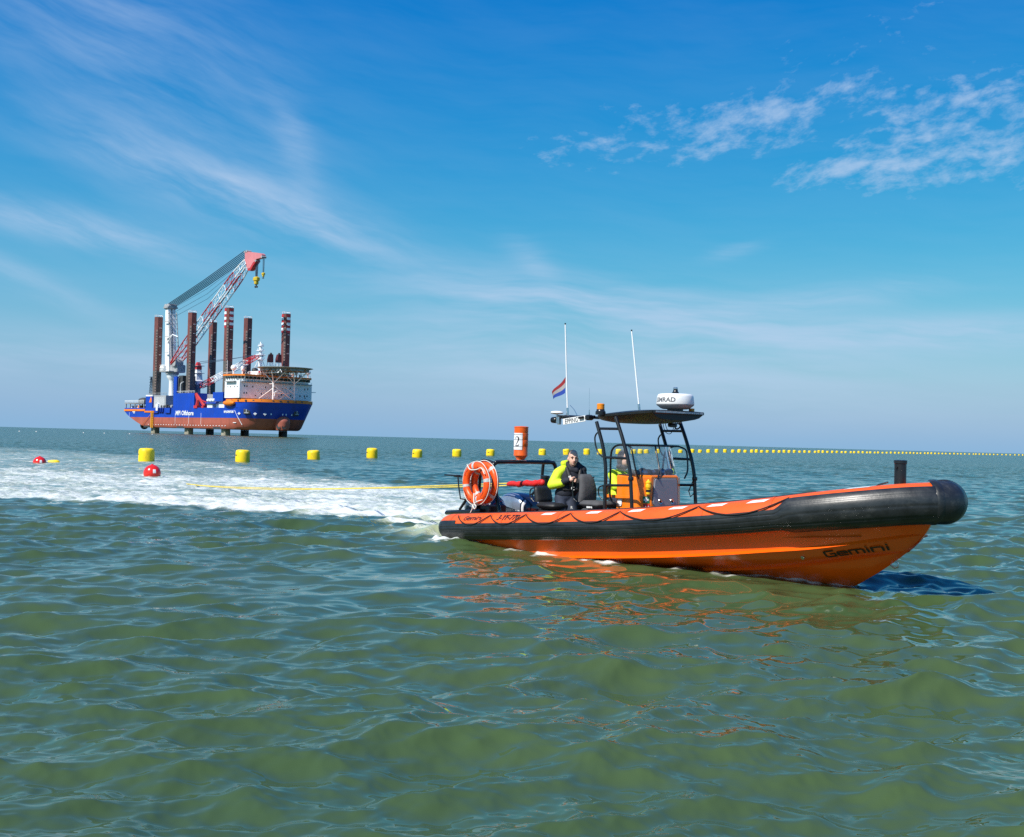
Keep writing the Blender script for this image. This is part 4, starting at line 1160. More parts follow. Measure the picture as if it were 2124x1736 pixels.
# towing line: two yellow ropes from the post, red chafe sleeve over the first metre
M_yrope = mat('yellow_rope', rgb(0.72, 0.56, 0.10), 0.7, bump=0.5, bscale=90)
rope = thing('towing_rope', 'double yellow towing rope running from the boat into the wake', 'rope')
A_ = boat_world((0.60, 0.0, 1.06)); B_ = Vector((-10.9, 40.7, 0.06)); E_ = Vector((-20.5, 56.5, 0.02))
for k in (-1, 1):
    mb = MB(); path = []
    for i in range(41):
        q = i / 40.0
        p = A_.lerp(B_, q)
        p.z = A_.z * (1 - q) ** 1.35 + 0.05 * q + (0.016 * k) * (1 - 0.4 * q) + 0.008 * math.sin(9 * q + k)
        p.x += 0.02 * k
        path.append(p)
    for i in range(1, 8):
        p = B_.lerp(E_, i / 7.0); p.z = 0.05 - 0.25 * i / 7.0
        path.append(p)
    mb.tube(path, 0.012, 8); mb.build('rope_strand', M_yrope, rope, smooth=60)
mb = MB(); path = []; rad_ = []
S0 = boat_world((1.62, -0.05, 1.135)); S1 = boat_world((0.50, 0.0, 1.055))
for i in range(31):
    q = i / 30.0
    p = S0.lerp(S1, q); p.z += 0.008 * math.sin(q * 16)
    path.append(p); rad_.append((0.060 - 0.012 * q) * (1 + 0.10 * math.sin(q * 31) + 0.06 * math.sin(q * 55 + 1)) * (0.6 if i in (0, 30) else 1))
mb.tube(path, rad_, 14); mb.build('chafe_sleeve', M_red, rope, smooth=60)

# ================================================================== PEOPLE
def blob(parts, name, m, parent, voxel=0.012, smooth=5):
    """closed capsules and ellipsoids fused into ONE continuous skin (voxel remesh, then smoothed)"""
    bm = bmesh.new()
    for prt in parts:
        b2 = bmesh.new()
        if prt[0] == 'c':
            _, p0, p1, r0, r1 = prt
            bmesh.ops.create_icosphere(b2, subdivisions=2, radius=r0, matrix=Matrix.Translation(p0))
            bmesh.ops.create_icosphere(b2, subdivisions=2, radius=r1, matrix=Matrix.Translation(p1))
            h = bmesh.ops.convex_hull(b2, input=b2.verts)
            bmesh.ops.delete(b2, geom=[g for g in h['geom_interior'] if isinstance(g, bmesh.types.BMVert)], context='VERTS')
        else:
            _, p0, rad, rot = prt
            Mx = Matrix.Translation(p0) @ rot @ Matrix.Diagonal((rad[0], rad[1], rad[2], 1))
            bmesh.ops.create_icosphere(b2, subdivisions=3, radius=1.0, matrix=Mx)
        tmp = bpy.data.meshes.new('tmp'); b2.to_mesh(tmp); b2.free(); bm.from_mesh(tmp); bpy.data.meshes.remove(tmp)
    me = bpy.data.meshes.new(name); bm.to_mesh(me); bm.free()
    o = bpy.data.objects.new(name, me); C.objects.link(o)
    md = o.modifiers.new('r', 'REMESH'); md.mode = 'VOXEL'; md.voxel_size = voxel; md.use_smooth_shade = True
    sm = o.modifiers.new('s', 'SMOOTH'); sm.iterations = smooth; sm.factor = 0.5
    dg = bpy.context.evaluated_depsgraph_get()
    me2 = bpy.data.meshes.new_from_object(o.evaluated_get(dg))
    bpy.data.objects.remove(o, do_unlink=True)
    me2.polygons.foreach_set('use_smooth', [True] * len(me2.polygons))
    me2.materials.clear()
    return link_mesh(name, me2, m, parent)
I4 = Matrix.Identity(4)
def rot(ax, d): return Matrix.Rotation(R(d), 4, ax)
M_skin = mat('skin', rgb(0.68, 0.40, 0.30), 0.5, var=0.12, vscale=14)
M_hair = mat('short_brown_hair', rgb(0.045, 0.028, 0.018), 0.8, var=0.3, vscale=60, bump=0.5, bscale=90)
M_hiviz = mat('hi_vis_yellow', rgb(0.62, 0.80, 0.02), 0.65, var=0.10, vscale=9, bump=0.35, bscale=16)
M_navy = mat('navy_cloth', rgb(0.010, 0.013, 0.024), 0.8, var=0.3, vscale=10, bump=0.4, bscale=18)
M_trs = mat('trouser_cloth', rgb(0.022, 0.030, 0.055), 0.75, var=0.25, vscale=9, bump=0.5, bscale=16)
M_vest = mat('lifejacket_black', rgb(0.012, 0.012, 0.014), 0.6, var=0.3)
M_eye = mat('eye_dark', rgb(0.02, 0.015, 0.012), 0.3)
M_lip = mat('lip', rgb(0.30, 0.11, 0.09), 0.5)

# --- crewman standing beside the seats, body turned to the photographer (-Y local), arm across the chest
foot_w = deck_w(2.4)
man = on_boat('person', 'crewman in yellow and navy jacket standing with one arm across his chest', 'person', (2.46, -0.15, foot_w), R(50.75 + 8))
def Z_(w): return w - foot_w
hc = Vector((0.0, -0.03, Z_(1.60)))
body = [('e', hc + Vector((0, 0.01, 0.035)), (0.083, 0.103, 0.105), I4),            # skull
        ('e', hc + Vector((0, -0.025, -0.045)), (0.070, 0.082, 0.092), I4),          # face
        ('e', hc + Vector((0, -0.055, -0.095)), (0.044, 0.040, 0.034), I4),          # chin
        ('c', hc + Vector((0, -0.108, 0.0)), hc + Vector((0, -0.125, -0.042)), 0.010, 0.016),   # nose
        ('c', hc + Vector((-0.045, -0.088, 0.022)), hc + Vector((0.045, -0.088, 0.022)), 0.018, 0.018),  # brow
        ('e', hc + Vector((-0.086, 0.01, -0.02)), (0.014, 0.026, 0.036), I4), ('e', hc + Vector((0.086, 0.01, -0.02)), (0.014, 0.026, 0.036), I4),
        ('c', hc + Vector((0, 0.02, -0.08)), Vector((-0.01, 0.03, Z_(1.36))), 0.062, 0.075),
        ('e', Vector((-0.03, 0.03, Z_(1.22))), (0.19, 0.12, 0.22), I4), ('e', Vector((-0.10, 0.04, Z_(0.96))), (0.17, 0.12, 0.18), I4),
        ('c', Vector((-0.21, 0.03, Z_(1.34))), Vector((-0.34, 0.0, Z_(1.13))), 0.060, 0.048), ('c', Vector((-0.34, 0.0, Z_(1.13))), Vector((-0.10, -0.19, Z_(1.225))), 0.045, 0.033),
        ('c', Vector((0.16, 0.03, Z_(1.34))), Vector((0.24, 0.0, Z_(1.10))), 0.060, 0.046), ('c', Vector((0.24, 0.0, Z_(1.10))), Vector((0.16, -0.16, Z_(0.98))), 0.044, 0.032),
        ('c', Vector((-0.19, 0.04, Z_(0.92))), Vector((-0.16, -0.10, Z_(0.56))), 0.085, 0.06), ('c', Vector((-0.16, -0.10, Z_(0.56))), Vector((-0.17, 0.04, Z_(0.27))), 0.055, 0.04),
        ('c', Vector((-0.03, 0.04, Z_(0.92))), Vector((0.02, -0.10, Z_(0.56))), 0.085, 0.06), ('c', Vector((0.02, -0.10, Z_(0.56))), Vector((0.03, 0.04, Z_(0.27))), 0.055, 0.04)]
# right hand closed against the chest: palm, four curled fingers, thumb over
pc = Vector((-0.045, -0.215, Z_(1.235)))
body += [('c', Vector((-0.10, -0.19, Z_(1.225))), pc, 0.032, 0.036), ('e', pc, (0.043, 0.028, 0.042), rot('Y', 15))]
for k in range(4):
    z = 0.032 - 0.021 * k; L_ = (0.040, 0.044, 0.041, 0.033)[k]
    a = pc + Vector((0.022, -0.018, z)); b = a + Vector((L_, -0.012, -0.004)); c_ = b + Vector((-0.008, 0.024, -0.003)); d_2 = c_ + Vector((-0.022, 0.010, 0))
    body += [('c', a, b, 0.0105, 0.0098), ('c', b, c_, 0.0098, 0.009), ('c', c_, d_2, 0.009, 0.008)]
body += [('c', pc + Vector((-0.005, -0.020, 0.034)), pc + Vector((0.028, -0.036, 0.046)), 0.013, 0.011), ('c', pc + Vector((0.028, -0.036, 0.046)), pc + Vector((0.052, -0.034, 0.034)), 0.011, 0.009)]
# left hand resting low by the seat handle
pl_ = Vector((0.15, -0.185, Z_(0.965)))
body += [('e', pl_, (0.030, 0.034, 0.042), I4)]
for k in range(4):
    a = pl_ + Vector((-0.024 + 0.017 * k, -0.018, -0.025)); b = a + Vector((0, -0.020, -0.030)); c_ = b + Vector((0, 0.012, -0.024))
    body += [('c', a, b, 0.0095, 0.009), ('c', b, c_, 0.009, 0.008)]
body += [('c', pl_ + Vector((-0.028, -0.01, 0.01)), pl_ + Vector((-0.050, -0.032, -0.02)), 0.011, 0.009)]
for s in (-1, 1):
    x = -0.17 if s < 0 else 0.03
    body += [('c', Vector((x, 0.05, 0.035)), Vector((x + 0.01 * s, -0.14, 0.03)), 0.045, 0.035)]
blob(body, 'body', M_skin, man, 0.0075, 2)
blob([('e', hc + Vector((0, 0.036, 0.056)), (0.086, 0.094, 0.092), rot('X', -18)), ('e', hc + Vector((0, 0.055, -0.01)), (0.082, 0.062, 0.075), I4)], 'hair', M_hair, man, 0.009, 2)
for s in (-1, 1):
    mb = MB(); mb.lathe([(0.001, -0.006), (0.009, -0.003), (0.009, 0.003), (0.001, 0.006)], 10, Matrix.Translation(hc + Vector((0.033 * s, -0.100, -0.004))) @ rot('X', 90)); mb.build('eye', M_eye, man, smooth=60)
    mb = MB(); mb.tube([hc + Vector((0.016 * s, -0.108, 0.021)), hc + Vector((0.036 * s, -0.106, 0.026)), hc + Vector((0.056 * s, -0.096, 0.018))], [0.004, 0.006, 0.003], 8); mb.build('eyebrow', M_hair, man, smooth=60)
mb = MB(); mb.tube([hc + Vector((-0.024, -0.104, -0.073)), hc + Vector((0, -0.112, -0.070)), hc + Vector((0.024, -0.104, -0.073))], [0.003, 0.007, 0.003], 8); mb.build('mouth', M_lip, man, smooth=60)
# clothes
blob([('e', Vector((-0.02, 0.03, Z_(1.26))), (0.205, 0.150, 0.20), I4), ('e', Vector((-0.07, 0.03, Z_(1.08))), (0.19, 0.145, 0.20), I4), ('e', Vector((-0.11, 0.04, Z_(0.99))), (0.185, 0.145, 0.13), I4),
      ('c', Vector((0.17, 0.03, Z_(1.36))), Vector((0.25, 0.0, Z_(1.10))), 0.088, 0.07), ('c', Vector((0.25, 0.0, Z_(1.10))), Vector((0.175, -0.14, Z_(1.0))), 0.07, 0.055),
      ('c', Vector((-0.22, -0.07, Z_(1.165))), Vector((-0.105, -0.185, Z_(1.222))), 0.062, 0.052)], 'jacket', M_navy, man, 0.012, 6)
blob([('c', Vector((-0.15, 0.04, Z_(1.40))), Vector((-0.24, 0.03, Z_(1.33))), 0.085, 0.100), ('c', Vector((-0.24, 0.03, Z_(1.33))), Vector((-0.35, 0.0, Z_(1.13))), 0.100, 0.088), ('c', Vector((-0.35, 0.0, Z_(1.13))), Vector((-0.20, -0.09, Z_(1.165))), 0.088, 0.072),
      ('e', Vector((-0.15, 0.11, Z_(1.32))), (0.14, 0.08, 0.14), I4), ('e', Vector((0.05, 0.15, Z_(1.25))), (0.16, 0.05, 0.2), I4)], 'jacket_sleeve', M_hiviz, man, 0.012, 6)
blob([('e', Vector((-0.115, 0.10, Z_(1.49))), (0.085, 0.085, 0.060), rot('Y', 25)), ('c', Vector((-0.15, 0.06, Z_(1.50))), Vector((-0.08, 0.14, Z_(1.52))), 0.05, 0.05), ('e', Vector((-0.02, 0.15, Z_(1.44))), (0.12, 0.07, 0.08), I4)], 'hood', M_hiviz, man, 0.012, 5)
blob([('c', Vector((-0.075, 0.03, Z_(1.50))), Vector((-0.05, -0.04, Z_(1.41))), 0.048, 0.055), ('c', Vector((0.09, 0.03, Z_(1.50))), Vector((0.05, -0.05, Z_(1.40))), 0.052, 0.06), ('c', Vector((0.09, 0.04, Z_(1.49))), Vector((0.19, 0.02, Z_(1.40))), 0.05, 0.07), ('c', Vector((-0.04, -0.05, Z_(1.40))), Vector((0.05, -0.06, Z_(1.38))), 0.055, 0.055), ('e', Vector((0, 0.09, Z_(1.46))), (0.11, 0.05, 0.07), I4)], 'collar', M_navy, man, 0.010, 4)
blob([('c', Vector((-0.11, -0.06, Z_(1.42))), Vector((-0.06, -0.135, Z_(1.25))), 0.035, 0.045), ('c', Vector((-0.06, -0.135, Z_(1.25))), Vector((-0.03, -0.13, Z_(1.08))), 0.045, 0.04), ('c', Vector((0.13, -0.05, Z_(1.40))), Vector((0.10, -0.13, Z_(1.24))), 0.035, 0.045), ('c', Vector((0.10, -0.13, Z_(1.24))), Vector((0.06, -0.14, Z_(1.08))), 0.045, 0.04), ('c', Vector((-0.16, -0.09, Z_(1.06))), Vector((0.10, -0.10, Z_(1.05))), 0.03, 0.03)], 'lifejacket', M_vest, man, 0.010, 3)
mb = MB(); mb.tube(spline([(0.005, -0.165, Z_(1.10)), (-0.03, -0.17, Z_(1.11)), (-0.04, -0.17, Z_(1.08)), (-0.02, -0.17, Z_(1.055)), (0.01, -0.165, Z_(1.06))], 16), 0.007, 8); mb.build('buckle', M_refl, man, smooth=60)
mb = MB(); mb.cbox((-0.075, -0.178, Z_(1.27)), (0.05, 0.006, 0.06), 0.002, Matrix.Rotation(R(-18), 3, 'Y')); mb.build('lifejacket_patch', M_refl, man)
blob([('e', Vector((-0.11, 0.04, Z_(0.93))), (0.175, 0.135, 0.12), I4), ('c', Vector((-0.19, 0.03, Z_(0.90))), Vector((-0.165, -0.10, Z_(0.56))), 0.115, 0.088), ('c', Vector((-0.165, -0.10, Z_(0.56))), Vector((-0.17, 0.04, Z_(0.29))), 0.085, 0.075),
      ('c', Vector((-0.03, 0.03, Z_(0.90))), Vector((0.02, -0.10, Z_(0.56))), 0.115, 0.088), ('c', Vector((0.02, -0.10, Z_(0.56))), Vector((0.03, 0.04, Z_(0.29))), 0.085, 0.075)], 'trousers', M_trs, man, 0.012, 5)
for x in (-0.17, 0.03):
    blob([('c', Vector((x, 0.05, 0.055)), Vector((x, -0.15, 0.045)), 0.056, 0.045), ('c', Vector((x, 0.05, 0.06)), Vector((x, 0.04, 0.16)), 0.055, 0.058)], 'boot', M_vest, man, 0.010, 3)
text_part('trouser_mark', 'R', M_refl, man, lambda x, y: Vector((-0.04 + x, -0.205, Z_(0.74) + y)), height=0.04, bold=0.003)

# --- helmsman seated behind the screen, facing forward, hood up
hz = deck_w(3.1)
hm = on_boat('person', 'helmsman in yellow jacket and grey hood seated behind the windscreen', 'person', (3.22, 0.32, hz), R(90))
def H_(w): return w - hz
hc2 = Vector((0.0, -0.03, H_(1.62)))
body = [('e', hc2 + Vector((0, 0.01, 0.03)), (0.080, 0.100, 0.100), I4), ('e', hc2 + Vector((0, -0.025, -0.045)), (0.068, 0.080, 0.088), I4), ('e', hc2 + Vector((0, -0.055, -0.09)), (0.042, 0.040, 0.032), I4),
        ('c', hc2 + Vector((0, -0.108, 0)), hc2 + Vector((0, -0.122, -0.04)), 0.010, 0.015), ('c', hc2 + Vector((0, 0.02, -0.08)), Vector((0, 0.04, H_(1.36))), 0.06, 0.075),
        ('e', Vector((0, 0.06, H_(1.20))), (0.18, 0.12, 0.24), I4), ('e', Vector((0, 0.10, H_(0.95))), (0.17, 0.14, 0.12), I4)]
for s in (-1, 1):
    sh = Vector((0.20 * s, 0.05, H_(1.35))); elb = Vector((0.27 * s, -0.12, H_(1.14))); wr = Vector((0.17 * s, -0.38, H_(1.20)))
    body += [('c', sh, elb, 0.058, 0.046), ('c', elb, wr, 0.044, 0.032), ('e', wr + Vector((0, -0.05, 0)), (0.03, 0.045, 0.036), I4)]
    for k in range(4):
        a = wr + Vector((-0.02 * s, -0.085, 0.028 - 0.018 * k)); b = a + Vector((-0.012 * s, -0.028, 0)); c_ = b + Vector((-0.024 * s, 0.010, 0))
        body += [('c', a, b, 0.0098, 0.0092), ('c', b, c_, 0.009, 0.008)]
    body += [('c', wr + Vector((-0.015 * s, -0.04, 0.03)), wr + Vector((-0.035 * s, -0.085, 0.044)), 0.011, 0.009)]
    hp = Vector((0.10 * s, 0.06, H_(0.92))); kn = Vector((0.13 * s, -0.30, H_(0.86))); an = Vector((0.13 * s, -0.34, 0.10))
    body += [('c', hp, kn, 0.085, 0.06), ('c', kn, an, 0.055, 0.04), ('c', an + Vector((0, 0.03, -0.06)), an + Vector((0, -0.13, -0.065)), 0.042, 0.034)]
blob(body, 'body', M_skin, hm, 0.009, 2)
tj = []
for s in (-1, 1):
    tj += [('c', Vector((0.19 * s, 0.05, H_(1.35))), Vector((0.27 * s, -0.12, H_(1.14))), 0.088, 0.075), ('c', Vector((0.27 * s, -0.12, H_(1.14))), Vector((0.18 * s, -0.35, H_(1.195))), 0.072, 0.055)]
blob([('e', Vector((0, 0.06, H_(1.22))), (0.205, 0.155, 0.24), I4), ('e', Vector((0, 0.09, H_(1.0))), (0.19, 0.16, 0.13), I4)] + tj, 'jacket', M_hiviz, hm, 0.012, 6)
blob([('e', hc2 + Vector((0, 0.030, 0.035)), (0.097, 0.105, 0.115), I4), ('e', hc2 + Vector((0, 0.050, -0.05)), (0.096, 0.085, 0.09), I4), ('e', hc2 + Vector((0, 0.05, -0.14)), (0.11, 0.10, 0.06), I4)], 'hood', mat('grey_fleece', rgb(0.05, 0.05, 0.06), 0.9), hm, 0.010, 3)
tl = []
for s in (-1, 1):
    tl += [('c', Vector((0.10 * s, 0.06, H_(0.92))), Vector((0.13 * s, -0.30, H_(0.86))), 0.11, 0.085), ('c', Vector((0.13 * s, -0.30, H_(0.86))), Vector((0.13 * s, -0.34, 0.14)), 0.08, 0.07)]
blob(tl + [('e', Vector((0, 0.09, H_(0.93))), (0.19, 0.15, 0.11), I4)], 'trousers', M_trs, hm, 0.013, 5)

# ================================================================== BUOYS
M_buoy = mat('buoy_yellow', rgb(0.95, 0.66, 0.006), 0.42, var=0.06, vscale=3, grime=(rgb(0.42, 0.28, 0.03), 0.55), gscale=(3, 3, 2))
def make_buoy():
    root = thing('yellow_buoy', 'x', 'buoy')
    mb = MB(); mb.lathe([(0.38, -0.35), (0.46, -0.30), (0.475, -0.1), (0.472, 0.55), (0.455, 0.66), (0.41, 0.73), (0.30, 0.765), (0.02, 0.775)], 28)
    mb.build('float_body', M_buoy, root, smooth=50)
    mb = MB(); mb.tube([(0, 0, 0.77), (0, 0, 0.95)], 0.016, 8); mb.build('lifting_pin', M_steel, root, smooth=50)
    mb = MB(); mb.loft([[(0.478 * math.cos(a), 0.478 * math.sin(a), z) for a in [R(-172) + R(26) * j / 8 for j in range(9)]] for z in (0.36, 0.43)], False); mb.build('printed_mark', M_letter, root, smooth=60)
    return root
def dup(root, loc, rz, label, group, parts=True):
    r0 = root.copy(); C.objects.link(r0); r0.location = loc; r0.rotation_euler = (rngb.uniform(-0.10, 0.10), rngb.uniform(-0.10, 0.10), rz); r0.scale = (1, 1, rngb.uniform(0.9, 1.06)); r0['label'] = label; r0['group'] = group
    for ch in root.children:
        if parts or ch.name.startswith('float_body'):
            c = ch.copy(); C.objects.link(c); c.parent = r0
    return r0
BUOYS = [(-21.88, 71.0, 'nearest and largest yellow buoy at the left end of the line'), (-17.7, 78.0, 'second yellow buoy from the left, on the sea below the ship'), (-15.0, 90.0, 'third yellow buoy from the left end of the line'),
         (-11.87, 101.0, 'fourth yellow buoy from the left end of the line'), (-8.73, 110.0, 'fifth yellow buoy from the left end of the line'), (-5.5, 120.0, 'sixth yellow buoy from the left, left of the lifebuoys'),
         (-2.3, 131.0, 'yellow buoy just left of the orange canister above the stern arch'), (4.0, 152.0, 'yellow buoy between the orange canister and the standing crewman'), (7.6, 162.0, 'yellow buoy half hidden behind the head of the crewman'),
         (11.0, 172.0, 'yellow buoy between the crewman and the roof frame')]
XS = [1246, 1284, 1315, 1329, 1342, 1365] + [(2000 + q / 2.038) * 2123 / 3042 for q in (48, 120, 166, 217, 267, 318, 365, 403, 440, 480, 508, 540, 574, 613, 646, 676, 706, 737, 770, 800, 829, 863, 886, 910, 938, 967, 995, 1025, 1048, 1080, 1100, 1127, 1152, 1178, 1198, 1225, 1245, 1272, 1297, 1322, 1347, 1370, 1394, 1417, 1440, 1460, 1482, 1502, 1528, 1547, 1567, 1590, 1612, 1634, 1655, 1680, 1705, 1727, 1747, 1770, 1797, 1822, 1837, 1858, 1880, 1902, 1922, 1945, 1968, 1995, 2020, 2045, 2073, 2097, 2120)]
buoy = make_buoy()
rngb = random.Random(3)
for i, (x, y, lab) in enumerate(BUOYS):
    z = 0.02 - (x * x + y * y) / 12742000.0
    if i == 0:
        buoy.location = (x, y, z); buoy['label'] = lab; buoy['group'] = 'yellow buoys strung in a line'
    else:
        dup(buoy, (x, y, z + rngb.uniform(-0.08, 0.05)), rngb.uniform(-0.5, 0.9), lab, 'yellow buoys strung in a line')
FAR_LABELS = {0: 'yellow buoy partly hidden by the rear left leg of the roof frame', 1: 'yellow buoy seen between the two left legs of the roof frame',
              2: 'leftmost of four yellow buoys seen through the windscreen', 3: 'second from left of four yellow buoys seen through the windscreen',
              4: 'third from left of four yellow buoys seen through the windscreen', 5: 'rightmost of four yellow buoys seen through the windscreen',
              6: 'yellow buoy just left of the front right leg of the roof frame', 7: 'first yellow buoy to the right of the roof frame',
              8: 'second yellow buoy to the right of the roof frame', 9: 'third yellow buoy to the right of the roof frame', 10: 'fourth yellow buoy to the right of the roof frame',
              len(XS) - 1: 'last and smallest yellow buoy at the right edge of the view'}
for k, xq in enumerate(XS):
    # the line bends gently away to the right; distances along it in metres
    y = interp(xq, [1218, 1284, 1412, 1617, 1782, 1926, 2123], [172, 190, 250, 360, 475, 610, 810])
    x = (xq - 1061.5) / 2450.0 * y
    dup(buoy, (x, y, 0.0 - (x * x + y * y) / 12742000.0 + rngb.uniform(-0.1, 0.08)), rngb.uniform(0, 6), FAR_LABELS.get(k, 'small distant yellow buoy in the line running right to the horizon'), 'distant yellow buoys in the line', parts=k < 8)
# red ball floats
M_ball = mat('float_red', rgb(0.75, 0.018, 0.008), 0.25, var=0.06, coat=0.4)
def ball(loc, r, label):
    t0 = thing('ball_float', label, 'buoy', loc, group='red ball floats in the wake')
    mb = MB(); mb.lathe([(max(0.005, r * math.cos(a)), r * math.sin(a)) for a in [R(-90) + R(180) * i / 18 for i in range(19)]], 28); mb.build('float_body', M_ball, t0, smooth=70)
    mb = MB(); rows = [[(1.004 * r * math.cos(a) * math.cos(e), 1.004 * r * math.cos(a) * math.sin(e), 1.004 * r * math.sin(a)) for e in [R(-68) + R(20) * j / 6 for j in range(7)]] for a in [R(2 + 26 * q / 6) for q in range(7)]]
    mb.loft(rows, False); mb.build('white_mark', M_white, t0, smooth=70)
    mb = MB(); mb.lathe([(0.05, r * 0.97), (0.05, r * 1.06), (0.02, r * 1.08)], 12); mb.build('float_eye', M_ball, t0, smooth=50)
    return t0
ball((-14.3, 47.2, 0.17), 0.34, 'red ball float riding high in the white wake below the first yellow buoy')
ball((-24.5, 61.5, 0.02), 0.34, 'half sunk red ball float at the far left of the wake')
mb = MB(); mb.lathe([(0.02, -0.45), (0.12, -0.40), (0.16, -0.1), (0.16, 0.25), (0.10, 0.42), (0.02, 0.46)], 16, Matrix.Rotation(R(88), 4, 'Y') @ Matrix.Scale(0.7, 4))
o = mb.build('yellow_float', M_buoy, None, smooth=50); o.location = (-24.2, 62.6, 0.06); tag(o, 'low yellow float lying in the foam beside the left red ball', 'float')
for q, (a, d) in enumerate(((-22.6, 420), (-21.9, 430), (-19.9, 440), (-19.0, 450), (-17.9, 455), (-16.9, 470))):
    mb = MB(); mb.lathe([(0.15, -0.3), (0.24, 0), (0.24, 0.2), (0.15, 0.3)], 10); o = mb.build('pale_float', M_refl, None, smooth=50)
    o.location = (d * math.tan(R(a)), d, -0.02); tag(o, 'tiny pale float far off on the left below the horizon', 'float', 'pale floats far off on the left')

# ================================================================== JACK-UP VESSEL
ship = thing('jack_up_vessel', 'blue and red jack-up crane ship standing on six brown legs', 'ship', (-160.4, 644.2, -0.03), R(-47.64))
S_blue = mat('ship_blue', rgb(0.003, 0.052, 0.44), 0.45, var=0.10, vscale=0.12, grime=(rgb(0.02, 0.03, 0.16), 0.5), gscale=(0.25, 0.25, 0.05))
S_red = mat('antifouling_red', rgb(0.40, 0.105, 0.068), 0.6, var=0.12, vscale=0.15, grime=(rgb(0.25, 0.07, 0.05), 0.7), gscale=(0.35, 0.35, 0.07))
S_white = mat('ship_white', rgb(0.88, 0.89, 0.90), 0.45, var=0.04, vscale=0.2, grime=(rgb(0.60, 0.60, 0.58), 0.2), gscale=(0.6, 0.6, 0.06))
S_grey = mat('ship_grey', rgb(0.34, 0.35, 0.36), 0.6, var=0.12, vscale=0.5)
S_dark = mat('ship_dark', rgb(0.045, 0.047, 0.05), 0.6, var=0.2, vscale=0.5)
S_org = mat('ship_orange', rgb(0.85, 0.21, 0.010), 0.5, var=0.06, vscale=0.3)
S_leg = mat('leg_brown', rgb(0.170, 0.052, 0.043), 0.6, var=0.2, vscale=0.3, grime=(rgb(0.14, 0.06, 0.045), 0.5), gscale=(0.5, 0.5, 0.1))
S_legg = mat('leg_grey', rgb(0.105, 0.088, 0.078), 0.7, var=0.2, vscale=0.3, grime=(rgb(0.05, 0.045, 0.04), 0.6), gscale=(0.5, 0.5, 0.1))
S_rack = mat('rack_plate_grey', rgb(0.22, 0.16, 0.14), 0.7, var=0.15, vscale=0.4)
S_legl = mat('leg_pale', rgb(0.34, 0.31, 0.24), 0.8, var=0.2, vscale=0.4)
S_crr = mat('crane_red', rgb(0.50, 0.030, 0.035), 0.45, var=0.1, vscale=0.3)
S_pink = mat('crane_head_red', rgb(0.66, 0.22, 0.23), 0.45, var=0.08, vscale=0.2)
S_glass = mat('ship_glass', rgb(0.012, 0.016, 0.022), 0.08, var=0.2)
S_rope = mat('wire_rope', rgb(0.030, 0.060, 0.10), 0.6)
S_yel = mat('hook_yellow', rgb(0.60, 0.42, 0.02), 0.5)
S_mar = mat('funnel_maroon', rgb(0.10, 0.018, 0.022), 0.5)

# hull: plan outline changes with height, blunt flared bow, raked stern
def outline(w, n=26, grow=0.0):
    k = max(0.0, min(1.0, (w - 3.2) / 13.8))
    ue = 64.5 + 9.0 * k + grow; us = 40 + 14 * k; b = 20.4 + grow
    st = interp(w, [3.2, 7.6, 11.8, 20], [-45.0, -61.7, -72.5, -72.6]) - grow
    pts = [(st, -b), (st * 0.5, -b), (0, -b), (30, -b)]
    for i in range(n + 1):
        a = -math.pi / 2 + math.pi * i / n
        ca, sa = math.cos(a), math.sin(a)
        pts.append((us + (ue - us) * abs(ca) ** 0.80, b * math.copysign(abs(sa) ** 0.80, sa)))
    pts += [(30, b), (0, b), (st * 0.5, b), (st, b)]
    return pts
def level(w, grow=0.0): return [(a, b, w) for a, b in outline(w, grow=grow)]
mb = MB(); mb.loft([level(3.2, -1.4), level(3.5, -0.5), level(4.6), level(6.4), level(8.9)], True, True); mb.build('lower_hull', S_red, ship, smooth=35)
mb = MB(); mb.loft([level(8.91, 0.02), level(10.4), level(12.3), level(14.1)], True, True); uh = mb.build('upper_hull', S_blue, ship, smooth=35)
def fwd_strip(w0, w1, cut, grow, name, m, thick=0.0, cap=True):
    mb = MB()
    rows = []
    for w in (w0, (w0 + w1) / 2, w1):
        o_ = [p for p in outline(w, 40, grow) if p[0] >= cut]
        o_ = [(cut, -20.4 - grow)] + o_ + [(cut, 20.4 + grow)]
        rows.append([(a, b, w) for a, b in o_])
    n = min(len(r_) for r_ in rows)
    rows = [r_[:1] + r_[len(r_) - (n - 1):] if len(r_) > n else r_ for r_ in rows]
    mb.loft(rows, True, cap)
    return mb.build(name, m, ship, smooth=35)
fwd_strip(14.11, 17.0, 56.0, 0.0, 'forecastle', S_blue)
fwd_strip(17.01, 18.5, 46.0, 0.12, 'bulwark', S_org)
mb = MB(); mb.box((50, 0, 15.55), (12.2, 40.6, 2.85)); mb.build('forecastle_block', S_blue, ship)
# bulwark fairleads
for i, (u, v) in enumerate([(52, -20.6), (58, -20.5), (63.5, -19.3), (67.0, -16.9), (69.5, -14.4), (71.0, -11.9), (72.3, -9.2), (73.2, -5.5), (73.6, -1.5), (73.5, 3), (73, 7), (71.2, 11.6), (68.5, 15.6)]):
    a = math.atan2(v, max(0.5, u - 54)) if u > 60 else -math.pi / 2
    mb = MB(); mb.cbox((u, v, 17.75), (0.5, 1.2, 0.75), 0.12, Matrix.Rotation(a, 3, 'Z')); mb.build('fairlead', S_dark, ship)
